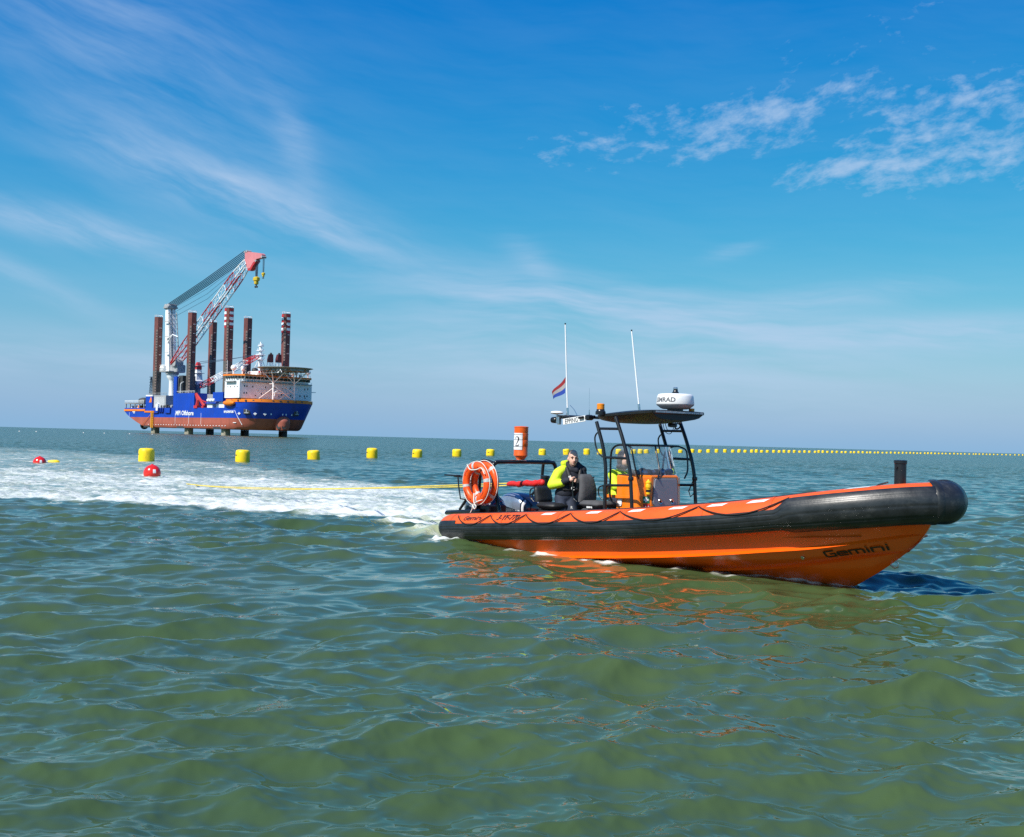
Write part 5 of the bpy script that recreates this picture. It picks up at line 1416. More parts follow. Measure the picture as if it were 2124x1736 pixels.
# bow bulb with two thruster tunnels
mb = MB(); rings = []
for i in range(13):
    k = i / 12.0
    w = 3.4 + 7.2 * k
    rad_ = 3.5 * math.sqrt(max(0.0, 1 - max(0, (k - 0.55) / 0.45) ** 2)) * (0.9 + 0.1 * min(1, k * 4)) + 0.05
    cu = 67.8 + 1.2 * k
    rings.append([(cu + 1.15 * rad_ * math.cos(a), -1.0 + rad_ * math.sin(a), w) for a in [2 * math.pi * j / 22 for j in range(22)]])
mb.loft(rings, True, True); bulb = mb.build('bow_bulb', S_red, ship, smooth=50)
for a in (-62, -18):
    p = Vector((67.9 + 4.03 * math.cos(R(a)), -1.0 + 3.5 * math.sin(R(a)), 5.0))
    mb = MB(); mb.lathe([(1.05, -0.5), (1.10, 0.12), (0.95, 0.14), (0.92, 0.10), (0.05, 0.10)], 18, Matrix.Translation(p) @ Matrix.Rotation(R(a), 4, 'Z') @ Matrix.Rotation(R(90), 4, 'Y')); mb.build('thruster_tunnel', S_dark, bulb, smooth=40)
# stern thruster
mb = MB(); mb.lathe([(2.2, -0.8), (2.35, -0.5), (2.25, 0.6), (2.0, 0.8), (1.95, 0.6), (2.05, -0.6)], 26, Matrix.Translation((-57.5, -15, 4.4)) @ Matrix.Rotation(R(90), 4, 'Y')); mb.lathe([(0.5, -1), (0.6, 0), (0.3, 1.2)], 14, Matrix.Translation((-57.5, -15, 4.4)) @ Matrix.Rotation(R(90), 4, 'Y'))
mb.box((-56.6, -15, 6.6), (1.6, 1.2, 3.0)); prp = mb.build('propulsion_unit', S_dark, ship, smooth=40)
for k in range(4):
    mb = MB(); mb.cbox((-58.0, -15 + 1.1 * math.cos(k * math.pi / 2 + .4), 4.4 + 1.1 * math.sin(k * math.pi / 2 + .4)), (0.25, 1.7, 0.9), 0.1, Matrix.Rotation(k * math.pi / 2 + .4, 3, 'X')); mb.build('propeller_blade', S_red, prp)
# dark recesses where the near legs pass the bilge, plate marks along it
for u in (-39.9, 0, 39.9):
    mb = MB(); mb.prism([(-4.4, 3.18), (4.4, 3.18), (3.2, 4.25), (-3.2, 4.25)], -20.46, -15, lambda a, b, d: Vector((u - 3 + a, d, b))); mb.build('leg_recess', S_dark, ship)
for u in list(np.arange(-41, 46, 3.1)):
    mb = MB(); mb.box((u, -20.44, 4.9), (1.0, 0.10, 0.30)); mb.build('docking_mark', S_white, ship)
for (u, v, a) in ((53.5, -19.4, 18), (59.0, -16.4, 34), (62.4, -12.6, 52)):
    mb = MB(); mb.box((u, v, 6.6), (2.0, 0.5, 0.32), Matrix.Rotation(R(a), 3, 'Z')); mb.build('draught_mark', S_white, ship)
for u in (-66, 6.5, 20, -9):
    mb = MB(); mb.box((u, -20.43, 8.4 if u > -60 else 10), (0.20, 0.06, 6.0 if u > -60 else 3.4)); mb.build('plate_seam', S_white, ship)
for s_, u, w, h, q in (('MPI Offshore', 1.7, 10.2, 2.3, 1.12), ('MPI ADVENTURE', 49.0, 11.5, 1.05, 0.85)):
    text_part('hull_lettering', s_, S_white, ship, lambda x, y: Vector((u + x, -20.53, w + y)), height=h, squeeze=q, bold=0.07)
mb = MB(); mb.box((-60, -20.5, 12.0), (3.4, 0.1, 0.5)); mb.box((-59.6, -20.5, 11.3), (1.8, 0.1, 0.4)); mb.build('port_lettering', S_white, ship)
# marks and anchor pocket at the bow
def bow_pt(a, w, out=0.15):
    ol = outline(w, 60)
    best = min(ol, key=lambda p: abs(math.atan2(p[1], p[0] - 45) - a) if p[0] > 45 else 9)
    d = Vector((best[0] - 48, best[1], 0)).normalized()
    return Vector((best[0], best[1], w)) + d * out, math.atan2(d.y, d.x)
for a in (-0.98, -0.62, -0.45):
    p, th = bow_pt(a, 11.2)
    for dxy, dz_ in (((1.5, 0.45)), ((0.45, 1.3))):
        mb = MB(); mb.box(p, (0.3, dxy, dz_), Matrix.Rotation(th, 3, 'Z')); mb.build('thruster_mark', S_white, ship)
for a in (-0.33, -0.06, 0.03, 0.12, 0.22):
    p, th = bow_pt(a, 11.2); mb = MB(); mb.box(p, (0.3, 0.5, 0.8), Matrix.Rotation(th, 3, 'Z')); mb.build('bow_mark', S_white, ship)
for a in (-0.80, 0.22):
    p, th = bow_pt(a, 12.2, 0.05)
    mb = MB(); mb.cbox(p, (0.7, 3.6, 2.9), 0.4, Matrix.Rotation(th, 3, 'Z')); ap = mb.build('anchor_pocket', S_dark, ship)
    mb = MB(); mb.box(p + Vector((0.5 * math.cos(th), 0.5 * math.sin(th), -0.6)), (0.4, 2.2, 0.5), Matrix.Rotation(th, 3, 'Z')); mb.box(p + Vector((0.5 * math.cos(th), 0.5 * math.sin(th), 0.3)), (0.35, 0.5, 1.6), Matrix.Rotation(th, 3, 'Z')); mb.build('anchor', S_grey, ap)
p0, _ = bow_pt(-1.12, 12.8); p1, _ = bow_pt(-0.95, 5.5, 0.8)
mb = MB(); mb.tube([p0, p0.lerp(p1, .5) + Vector((0, 0, -.3)), p1], 0.14, 6); mb.build('hanging_rope', S_white, ship)
# stern: orange rail, deck frame and gear
mb = MB(); mb.box((-59, -20.5, 12.9), (27, 0.5, 1.1)); mb.box((-40, -20.5, 12.0), (12, 0.5, 0.9)); mb.box((-72.6, 0, 12.9), (0.5, 40.8, 1.1)); mb.build('stern_rail', S_org, ship)
mb = MB()
for u in (-71.5, -66, -60, -54, -48):
    for v in (-20, -10, 0): mb.box((u, v, 15.0), (0.5, 0.5, 3.6))
mb.box((-60, -10, 16.9), (25, 21, 0.5)); mb.build('stern_platform', S_grey, ship)
mb = MB()
for u in np.arange(-72, -47, 2.0): mb.box((u, -20.4, 17.8), (0.15, 0.15, 1.3))
mb.box((-60, -20.4, 18.4), (25, 0.15, 0.18)); mb.box((-60, -20.4, 17.8), (25, 0.12, 0.12)); mb.build('stern_railing', S_white, ship)
mb = MB(); mb.lathe([(3.6, 0), (3.8, 1.4), (3.2, 2.4), (1.6, 3.0), (0.3, 3.1)], 18, Matrix.Translation((-60, -14, 17.2))); mb.build('covered_reel', S_dark, ship, smooth=40)
for k in range(12):
    mb = MB(); c = (random.uniform(-70, -48), random.uniform(-19.5, -12), 14.8); mb.cbox(c, (random.uniform(1, 2.2), random.uniform(1, 2.2), random.uniform(.9, 1.8)), 0.15); mb.build('deck_gear', [S_dark, S_grey, S_org, S_white][k % 4], ship)
mb = MB(); mb.tube([(-36.4, -20.9, 12.5), (-36.4, -20.9, 3.0)], 0.55, 8); mb.tube([(-34.6, -20.9, 12.5), (-34.6, -20.9, 3.0)], 0.25, 8)
for w in np.arange(3.6, 12.5, 1.0): mb.box((-35.5, -20.9, w), (1.8, 0.15, 0.18))
mb.build('access_ladder', mat('ladder_yellow', rgb(0.72, 0.33, 0.02), 0.5), ship)
mb = MB(); mb.tube([(-37, -20.9, 10.8), (-48, -20.9, 4.3)], 0.14, 6); mb.build('stay_rope', S_org, ship)
# pipes on the side
for k, u in enumerate((-28, -25.5, -23)):
    mb = MB(); mb.tube([(u, -20.75, 14.0), (u, -20.75, 11.8), (u - 1.2, -20.75, 11.4)], 0.38, 8); mb.build('side_pipe', mat('pipe_blue', rgb(0.004, 0.016, 0.16), 0.5), ship, smooth=50)
mb = MB(); mb.tube([(-34, -20.75, 11.2), (-29, -20.75, 11.2), (-28.8, -20.75, 14)], 0.32, 8); mb.tube([(-19.5, -20.75, 11.2), (-14.5, -20.75, 11.2), (-14.3, -20.75, 14)], 0.32, 8); mb.build('side_pipe', MATS['pipe_blue'], ship, smooth=50)

# --- legs with pin holes, bands and pale near feet, far feet coloured dark as shaded by the hull
def leg(u, v, band):
    s_ = 1.92; ch = 0.70
    sq = [(s_ - ch, -s_), (s_, -s_ + ch), (s_, s_ - ch), (s_ - ch, s_), (-s_ + ch, s_), (-s_, s_ - ch), (-s_, -s_ + ch), (-s_ + ch, -s_)]
    cut = 38.0 if v < 0 else 30.0
    if u < -10 and v < 0: cut = 35.0
    mb = MB(); mb.loft([[(u + a, v + b, w) for a, b in sq] for w in (cut, 65.2)], True, True); l = mb.build('leg', S_leg, ship)
    mb = MB(); mb.loft([[(u + a * 1.001, v + b * 1.001, w) for a, b in sq] for w in (3.0, cut - 0.02)], True, True); mb.build('leg_lower_section', S_legg, l)
    mb = MB(); mb.loft([[(u + a * 1.002, v + b * 1.002, w) for a, b in sq] for w in (-6.0, 2.98)], True, True); mb.build('leg_foot', S_legl if v < 0 else S_legg, l)  # far feet take the darker grey: hull shadow put into the colour
    # rack plates on the chamfers and pin holes in them
    cx_, cy_ = u + s_ - ch / 2, v - s_ + ch / 2
    dd = Vector((1, -1, 0)).normalized()
    Mz = Matrix.Rotation(R(-45), 3, 'Z')
    mb = MB(); mb.box((cx_ + dd.x * 0.06, cy_ + dd.y * 0.06, 37), (0.14, 0.92, 42), Mz); mb.build('rack_plate', S_rack, l)
    w = 15.5
    while w < 58.0:
        mb = MB(); mb.box((cx_ + dd.x * 0.12, cy_ + dd.y * 0.12, w), (0.12, 0.62, 0.72), Mz); mb.build('pin_hole', S_dark, l)
        w += 1.52
    mb = MB()
    for a in range(8):
        x, y = sq[a]; mb.box((u + x * 0.92, v + y * 0.92, 65.75), (0.16, 0.16, 1.1))
    mb.loft([[(u + a * k, v + b * k, w) for a, b in sq] for k, w in ((0.90, 66.2), (0.94, 66.35))], True); mb.build('leg_top_railing', S_white, l)
    for w in (44, 49, 54, 59):
        mb = MB(); mb.box((u + s_ + 0.12, v + 0.4, w), (0.25, 1.2, 0.18)); mb.build('leg_rung', S_white, l)
    if band:
        for w in (62.6, 59.8, 57.0):
            for c, d in (((u - 0.35, v - s_ - 0.05, w), (2.0, 0.12, 1.35)), ((u + s_ + 0.05, v + 0.35, w), (0.12, 2.2, 1.35))):
                mb = MB(); mb.box(c, d); mb.build('white_band', S_white, l)
        for w in (64.2, 61.2, 58.4, 55.6):
            for c, d in (((u - 0.35, v - s_ - 0.04, w), (2.0, 0.10, 1.2)), ((u + s_ + 0.04, v + 0.35, w), (0.10, 2.2, 1.2))):
                mb = MB(); mb.box(c, d); mb.build('red_band', S_crr, l)
for u in (-39.9, 0.0, 39.9):
    for v in (-16.8, 16.8):
        leg(u, v, u > 20)

# --- deck houses
def block(name, m, u0, u1, v0, v1, w0, w1, parent=None):
    mb = MB(); mb.box(((u0 + u1) / 2, (v0 + v1) / 2, (w0 + w1) / 2), (u1 - u0, v1 - v0, w1 - w0)); return mb.build(name, m, parent or ship)
block('jacking_house', S_blue, -45.3, -37.2, -20.42, -12, 11.9, 20.6)
block('house_top', S_white, -45.3, -37.2, -20.40, -12, 20.62, 21.4)
mb = MB(); mb.prism([(-41.0, 17.2), (-37.8, 17.2), (-37.8, 19.0), (-38.8, 20.4)], -20.52, -20.44, lambda a, b, d: Vector((a, d, b))); mb.build('house_mark', S_org, ship)
jg = block('jacking_house', S_grey, -37.1, -22.5, -19.5, -10, 14.1, 21.0)
for u in np.arange(-35.5, -23.5, 1.25):
    mb = MB(); mb.box((u, -19.62, 17.3), (0.45, 0.24, 5.4)); mb.build('vertical_rib', S_white, jg)
block('deck_cabin', S_white, -32.2, -30.0, -20.6, -18, 12.6, 16.2)
for (u, w, d) in ((-27, 14.9, 1.5), (-24, 14.8, 1.6), (-21.4, 15.0, 1.8), (-18.5, 14.7, 1.3), (-15.5, 14.9, 1.6)):
    mb = MB(); mb.cbox((u, -19.2, w), (d, 1.6, d), 0.3); mb.build('deck_gear', random.choice([S_dark, S_grey, S_white]), ship)
block('deck_house', S_blue, -10.5, 12.0, -20.42, -11.0, 14.0, 21.9)
block('tower_house', S_blue, -11.8, -8.2, -20.44, -14, 14.02, 31.0)
block('machinery_house', S_dark, -8.1, -3.5, -19.5, -12, 21.92, 31.5)
for k, (u, w) in enumerate(((-6.8, 30), (-4.6, 27), (-6, 25))):
    mb = MB(); mb.tube([(u, -19.9, 22), (u, -19.9, w), (u + 1, -18.8, w + 1.2)], 0.5, 8); mb.build('exhaust_pipe', S_grey if k % 2 else S_dark, ship, smooth=50)
mb = MB()
for u in np.arange(-10, 12.1, 1.7): mb.box((u, -20.3, 22.45), (0.14, 0.14, 1.1))
mb.box((1, -20.3, 23.0), (22.4, 0.14, 0.14)); mb.build('house_railing', S_white, ship)
mb = MB(); mb.prism([(12.1, 14.1), (25, 14.1), (25, 21.2), (12.1, 21.6)], -13.0, -12.0, lambda a, b, d: Vector((a, d, b))); mb.build('grey_screen', S_grey, ship)
block('deck_store', S_white, 25.5, 31, -20, -12, 14.1, 17.0); block('blue_house', S_blue, 32.0, 42.6, -20.40, -10, 17.3, 22.0); block('house_support', S_white, 33, 42, -19, -10, 14.1, 17.28)
for u in (27.5, 30.2, 32.9):
    mb = MB(); mb.lathe([(0.1, -1.2), (0.85, -1.0), (0.9, 0), (0.85, 1.0), (0.1, 1.2)], 12, Matrix.Translation((u, -20.2, 17.9)) @ Matrix.Rotation(R(90), 4, 'Y')); mb.build('life_raft', S_white, ship, smooth=50)
block('raft_platform', S_blue, 25.5, 36, -20.9, -19.2, 16.2, 16.9)
# folded red knuckle crane
M4 = lambda *p: [Vector(q) for q in p]
mb = MB(); mb.tube(M4((12.6, -19.6, 21.6), (14.5, -19.6, 18.0), (13.8, -19.6, 14.2)), [0.9, 0.8, 1.1], 6); mb.tube(M4((12.6, -19.6, 21.4), (18.2, -19.6, 17.6), (21.5, -19.6, 15.0)), [0.7, 0.8, 0.8], 6); mb.tube(M4((17.5, -19.6, 18.0), (24, -19.6, 17.0), (21.5, -19.6, 14.6)), 0.5, 6); mb.box((14, -19.6, 14.6), (3.6, 2.4, 1.4)); mb.box((21.5, -19.6, 14.5), (2.4, 2, 1.0)); mb.build('knuckle_crane', S_crr, ship)
# lifeboat
mb = MB(); rings = []
for i in range(11):
    k = i / 10.0; u = 45.2 + 10.5 * k; q = math.sin(math.pi * (0.06 + 0.88 * k)) ** 0.6
    rings.append([(u, -21.3 + 1.5 * q * math.cos(a), 16.4 + 1.55 * q * (math.sin(a) if math.sin(a) < 0 else 0.95 * math.sin(a))) for a in [2 * math.pi * j / 14 for j in range(14)]])
mb.loft(rings, True, True); mb.build('lifeboat', S_org, ship, smooth=50)

# --- accommodation block with windows
acc = block('accommodation_block', S_white, 45.2, 60.0, -21.0, 21.0, 19.0, 27.6)
block('accommodation_base', S_grey, 47, 59, -17, 17, 17.2, 18.98)
brg = MB()
brg.loft([[(a, b, w) for a, b in ((46.5, -21.3 - k), (56.0 + k, -21.3 - k), (60.6 + k, -18.5), (60.6 + k, 18.5), (56 + k, 21.3 + k), (46.5, 21.3 + k))] for w, k in ((27.62, 0), (28.3, 0), (30.0, 0.7))], True, True)
bridge = brg.build('bridge', S_white, ship)
mb = MB(); mb.loft([[(a, b, w) for a, b in ((46.0, -22.6), (57, -22.6), (61.9, -19.4), (61.9, 19.4), (57, 22.6), (46.0, 22.6))] for w in (30.02, 30.8)], True, True); mb.build('bridge_roof_edge', S_org, ship)
for i in range(17):
    v = -17.6 + 2.2 * i
    mb = MB(); mb.box((61.06, v, 29.2), (0.5, 1.75, 1.15), Matrix.Rotation(R(20), 3, 'Y')); mb.build('bridge_window', S_glass, bridge)
for s in (-1, 1):
    for k in range(3):
        a = Vector((56.5, -21.9 * 1.0, 0)).lerp(Vector((60.9, -19.0, 0)), (k + 0.5) / 3)
        mb = MB(); mb.box((a.x, a.y * -s if s > 0 else a.y, 29.2), (1.2, 0.4, 1.1), Matrix.Rotation(R(32 * -s), 3, 'Z')); mb.build('bridge_window', S_glass, bridge)
    for u in (48.2, 50.6, 53.0, 55.2):
        mb = MB(); mb.box((u, 21.75 * s, 29.2), (1.5, 0.4, 1.1)); mb.build('bridge_window', S_glass, bridge)
rw = random.Random(5)
for w in (21.4, 24.9):
    for v in (-18.6, -17.2, -13.4, -9.0, -6.4, -2.4, -0.8, 3.2, 5.9, 8.4, 10.6, 14.2, 16.4, 18.2):
        if rw.random() < 0.12: continue
        mb = MB(); mb.box((60.04, v + rw.uniform(-.4, .4), w + rw.uniform(-.15, .15)), (0.14, 0.55, 0.85)); mb.build('cabin_window', S_glass, acc)
for w in (20.4,):
    for v in (-12, 1.5, 9.5, 17): 
        mb = MB(); mb.box((60.04, v, w), (0.14, 0.5, 0.6)); mb.build('cabin_window', S_glass, acc)
for u in (48.5, 51, 55, 57.8):
    mb = MB(); mb.box((u, -21.04, 24.6), (0.55, 0.14, 0.7)); mb.build('cabin_window', S_glass, acc)
block('bridge_wing_walkway', S_grey, 47, 57, -22.4, -21.02, 27.0, 27.3, acc); block('front_walkway', S_grey, 60.02, 61.2, -20.5, 20.5, 27.0, 27.25, acc)
mb = MB()
for v in np.arange(-20, 20.5, 2.0): mb.box((61.15, v, 27.8), (0.12, 0.12, 1.1))
mb.box((61.15, 0, 28.3), (0.12, 40.6, 0.12)); mb.build('walkway_railing', S_white, ship)
for k in range(5):
    v = -10.4 + 2.2 * k
    mb = MB(); mb.tube(spline([(60.15, v - 0.7, 23.6), (60.15, v + 0.2, 23.3), (60.15, v + 0.7, 22.8), (60.15, v - 0.2, 22.4), (60.15, v + 0.5, 22.3)], 10), 0.22, 6); mb.build('painted_emblem', S_white, ship, smooth=50)
block('side_platform', S_white, 57, 60, 21.02, 23.6, 23.4, 23.7)
# house roof gear
block('top_house', S_white, 47.0, 57.0, -9, 9, 30.82, 33.0); block('top_house_red', S_crr, 57.02, 58.6, -8.8, -4, 30.82, 33.0)
for u, v, r0, h in ((50.0, -19.0, 1.45, 3.0), (53.6, -16.0, 0.9, 2.6), (57.5, 20.0, 1.45, 2.6), (56, 14, 0.8, 2.2), (48.5, 16, 0.8, 2.0)):
    mb = MB(); mb.tube([(u, v, 30.8), (u, v, 30.8 + h)], 0.35, 8); b = mb.build('dome_pedestal', S_white, ship, smooth=50)
    mb = MB(); mb.lathe([(r0 * 0.75, h + 30.3), (r0 * 0.98, h + 30.9), (r0, h + 31.3), (r0 * 0.85, h + 32.1), (r0 * 0.45, h + 32.6), (0.05, h + 32.75)], 18, Matrix.Translation((u, v, 0))); mb.build('satellite_dome', S_white, b, smooth=60)
mb = MB()
for v in np.arange(-22, 22.5, 2.0): mb.box((61.6, v * 0.86, 31.3), (0.12, 0.12, 1.0))
mb.box((61.6, 0, 31.8), (0.12, 38, 0.12))
for u in np.arange(46.5, 57, 2.0): mb.box((u, -22.3, 31.3), (0.12, 0.12, 1.0))
mb.box((51.5, -22.3, 31.8), (11, 0.12, 0.12)); mb.build('roof_railing', S_white, ship)
mb = MB(); mb.tube([(46.2, -20.5, 30.5), (46.2, -20.5, 38)], 0.10, 5); mb.build('whip_aerial', S_white, ship)
# signal mast
mb = MB(); mb.tube([(43.2, 0, 28), (43.2, 0, 38), (43.2, 0, 46), (43.2, 0, 49)], [1.1, 1.0, 0.8, 0.3], 10); mast = mb.build('signal_mast', S_white, ship, smooth=50)
for w, r0 in ((39.8, 2.2), (42.2, 2.0), (44.4, 1.6), (46.8, 1.2)):
    mb = MB(); mb.cbox((43.2, 0, w), (r0 * 2, r0 * 2, 0.35), 0.1)
    for a in range(8): mb.box((43.2 + r0 * 0.95 * math.cos(a * .785), r0 * 0.95 * math.sin(a * .785), w + 0.6), (0.12, 0.12, 1.1))
    mb.build('mast_platform', S_white, mast)
for k in range(9):
    mb = MB(); w = random.uniform(40.5, 49); a = random.uniform(0, 6.28); mb.box((43.2 + 1.7 * math.cos(a), 1.7 * math.sin(a), w), (random.uniform(.4, 2.2), random.uniform(.4, 1.6), random.uniform(.3, .8))); mb.build('mast_gear', S_white, mast)
for s in (-1, 1):
    mb = MB(); mb.tube([(46.5, 3.5 * s, 31), (43.4, 0.8 * s, 40)], 0.2, 6); mb.tube([(40, 3.5 * s, 31), (43.0, 0.8 * s, 40)], 0.2, 6); mb.build('mast_stay', S_white, mast)
for v, w in ((6.6, 42.0), (11.5, 42.2)):
    mb = MB(); mb.loft([[(42 + a, v + b, z) for a, b in ((-1.2, -1.2), (1.2, -1.2), (1.2, 1.2), (-1.2, 1.2))] for z in (w - 3.2, w - 1.5)] + [[(42.5 + a, v + b, w + 1.0) for a, b in ((-0.9, -0.9), (0.9, -0.9), (0.9, 0.9), (-0.9, 0.9))]], True, True); fu = mb.build('funnel', S_mar, ship)
    mb = MB(); mb.lathe([(0.6, w + 1.0), (0.55, w + 1.8)], 10, Matrix.Translation((42.5, v, 0))); mb.build('funnel_pipe', S_dark, fu)
    mb = MB()
    for a, b in ((-1, -1), (1, -1), (1, 1), (-1, 1)): mb.tube([(42 + a * 1.8, v + b * 1.5, 31), (42 + a, v + b, w - 3)], 0.18, 6)
    mb.tube([(43.8, v - 1.5, 31), (43, v + 1, w - 3)], 0.15, 6); mb.build('funnel_frame', S_white, fu)
mb = MB(); mb.lathe([(1.5, 0), (1.6, 1.0), (1.2, 1.8), (0.2, 2.1)], 16, Matrix.Translation((47.5, -5.5, 33.0))); mb.build('capstan_cover', S_dark, ship, smooth=50)

# --- helideck on its supports
hdc = Vector((65.0, 1.5, 0)); HR = 14.2
def oct_(r0, w): return [(hdc.x + r0 * math.cos(2 * math.pi * (j + 0.5) / 16), hdc.y + r0 * math.sin(2 * math.pi * (j + 0.5) / 16), w) for j in range(16)]
mb = MB(); mb.loft([oct_(HR - 1.6, 34.2), oct_(HR - 1.6, 34.75)], True, True); hd = mb.build('helideck', mat('helideck_green', rgb(0.20, 0.25, 0.24), 0.7), ship)
for j in range(16):
    mb = MB(); o0 = oct_(HR, 34.9); o1 = oct_(HR - 1.55, 34.55); q0, q1 = o0[j], o0[(j + 1) % 16]; p0, p1 = o1[j], o1[(j + 1) % 16]
    mb.add([q0, q1, p1, p0, *(Vector(v_) - Vector((0, 0, 0.18)) for v_ in (q0, q1, p1, p0))], [(0, 1, 2, 3), (7, 6, 5, 4), (0, 4, 5, 1), (1, 5, 6, 2), (2, 6, 7, 3), (3, 7, 4, 0)]); mb.build('safety_net', mat('net_grey', rgb(0.24, 0.28, 0.27), 0.7), hd)
mb = MB()
for k in range(-4, 5):
    l_ = math.sqrt(max(1, (HR - 2) ** 2 - (k * 2.9) ** 2))
    mb.box((hdc.x + k * 2.9, hdc.y, 33.6), (0.3, 2 * l_, 0.9)); mb.box((hdc.x, hdc.y + k * 2.9, 33.5), (2 * l_, 0.3, 0.9))
mb.build('deck_beams', S_grey, hd)
mb = MB()
for k in range(-3, 4):
    mb.tube([(hdc.x + 3 * k, hdc.y - 9, 32.0), (hdc.x + 3 * k + 1.5, hdc.y - 9, 33.4), (hdc.x + 3 * k + 3, hdc.y - 9, 32.0)], 0.14, 5); mb.tube([(hdc.x - 5, hdc.y + 3 * k, 32.0), (hdc.x - 5, hdc.y + 3 * k + 1.5, 33.4)], 0.14, 5)
    mb.tube([(hdc.x + 5, hdc.y + 3 * k, 32.0), (hdc.x + 5, hdc.y + 3 * k + 1.5, 33.4)], 0.14, 5)
mb.box((hdc.x + 5, hdc.y, 32), (0.3, 21, 0.3)); mb.box((hdc.x, hdc.y - 9, 32), (18, 0.3, 0.3)); mb.box((hdc.x - 5, hdc.y, 32), (0.3, 21, 0.3)); mb.build('deck_truss', S_white, hd)
for (u, v) in ((65.5, -5.2), (66.5, 6.6)):
    mb = MB(); mb.tube([(u, v, 17.5), (u, v, 27.2)], 0.42, 10); pst = mb.build('helideck_post', S_white, ship, smooth=50)
    for a, b in ((u - 5.5, v - 3.2), (u + 4.5, v + 4.2), (u + 4.0, v - 3.5)):
        mb = MB(); mb.tube([(u, v, 27.0), (a, b, 33.0)], 0.30, 8); mb.build('raking_strut', S_white, pst, smooth=50)
    for a in (((u, v, 26.6), (60.3, v, 26.6)), ((u, v, 18.2), (60.6, v + 5, 25.5)), ((u, v, 24.5), (60.6, v - 5.5, 18.8)), ((60.4, v - 4, 26.6), (60.6, v - 4.6, 33.0))):
        mb = MB(); mb.tube(a, 0.17, 6); mb.build('cross_brace', S_white, pst, smooth=50)
mb = MB(); mb.tube([(66, -5.2, 21.8), (66, 0.8, 25.4), (66.5, 6.6, 21.8)], 0.2, 6); mb.tube([(66, -5.2, 25.5), (66.5, 0.7, 22.0), (66.5, 6.6, 18.0)], 0.2, 6); mb.tube([(66, -5.2, 22.0), (66.5, 4, 22.0)], 0.16, 6); mb.build('sway_brace', S_white, ship, smooth=50)

# --- main crane
CV = -12.0
mb = MB(); mb.lathe([(1.65, 14.0), (1.65, 29.0), (2.0, 30.2), (3.0, 31.4), (3.0, 33.0)], 26, Matrix.Translation((-31.0, CV, 0))); mb.build('crane_pedestal', S_white, ship, smooth=40)
mb = MB(); mb.lathe([(3.6, 33.02), (3.6, 34.3)], 26, Matrix.Translation((-31, CV, 0))); mb.box((-33, CV, 34.6), (13, 8.6, 0.5)); mb.build('slewing_platform', S_grey, ship, smooth=40)
mb = MB(); mb.cbox((-36.6, CV - 2, 36.6), (4.6, 4.0, 3.6), 0.3); mb.build('crane_cabin', S_white, ship)
mb = MB(); mb.cbox((-27.5, CV + 1.5, 36.2), (8, 5.5, 4.4), 0.4); mb.build('winch_house', S_grey, ship)
mb = MB(); mb.lathe([(2.2, -2.4), (2.2, 2.4)], 20, Matrix.Translation((-25, CV, 39.5)) @ Matrix.Rotation(R(90), 4, 'X')); mb.build('winch_drum', S_grey, ship, smooth=40)
mb = MB()
for u in np.arange(-40, -33, 1.2): mb.box((u, CV - 4.3, 35.4), (0.12, 0.12, 1.3)); mb.tube([(u, CV - 4.3, 34.9), (u + 1.2, CV - 4.3, 37)], 0.1, 5)
mb.box((-36.5, CV - 4.3, 36.8), (8, 0.14, 0.14)); mb.box((-36.5, CV - 4.3, 38.2), (8, 0.14, 0.14)); mb.build('crane_railing', S_white, ship)
# mast: two tapered white box legs with a ladder between
for dv, m in ((-1.3, S_white), (1.3, S_white)):
    mb = MB(); mb.loft([[(uc + a * wd * 1.0, CV + dv + b * 0.9, w) for a, b in ((-1, -1), (1, -1), (1, 1), (-1, 1))] for uc, wd, w in ((-33.2, 2.2, 35.0), (-33.8, 2.4, 44), (-34.9, 2.1, 60), (-35.8, 1.6, 70.5))], True, True); mb.build('crane_mast', m, ship)
mb = MB()
for uc0, uc1, vv in ((-27.5, -33.4, -2.2), (-27.5, -33.4, 2.2)):
    mb.tube([(uc0, CV + vv, 38), (uc1 + 0.8, CV + vv, 68)], 0.32, 8)
for k in range(11):
    w = 40 + 2.6 * k; u = -27.5 + (-5.1) * (w - 38) / 30
    mb.tube([(u, CV - 2.2, w), (u - 2.0, CV - 2.2, w + 1.3)], 0.14, 5); mb.box((u - 0.6, CV - 2.3, w + 1.3), (1.8, 0.3, 0.3)); mb.tube([(u, CV - 2.2, w), (u, CV + 2.2, w + 1)], 0.14, 5)
mb.build('mast_ladder', S_grey, ship)
for w, l_ in ((62.5, 5.0), (54, 4.0), (45, 3.5)):
    mb = MB(); mb.box((-31.6 - 0.09 * (w - 45), CV - 3.6, w), (l_, 0.5, 0.25)); mb.box((-31.6 - 0.09 * (w - 45), CV - 3.85, w + 0.9), (l_, 0.1, 0.1)); mb.build('mast_platform', S_grey, ship)
mb = MB()
for u in (-37.2, -34.4): mb.lathe([(1.2, -2.6), (1.5, -2.5), (1.5, 2.5), (1.2, 2.6)], 16, Matrix.Translation((u, CV, 71.2)) @ Matrix.Rotation(R(90), 4, 'X'))
mb.box((-35.5, CV, 70.6), (5.2, 6.2, 0.8)); mb.build('mast_head_sheaves', S_grey, ship, smooth=40)
mb = MB(); mb.tube([(-33.5, CV - 2.5, 52.5), (-27, CV - 2.5, 55), (-21, CV - 2.3, 53.5)], 0.28, 6); mb.tube([(-33, CV - 2.5, 50.5), (-27, CV - 2.5, 55)], 0.22, 6); mb.build('boom_stop', S_white, ship)
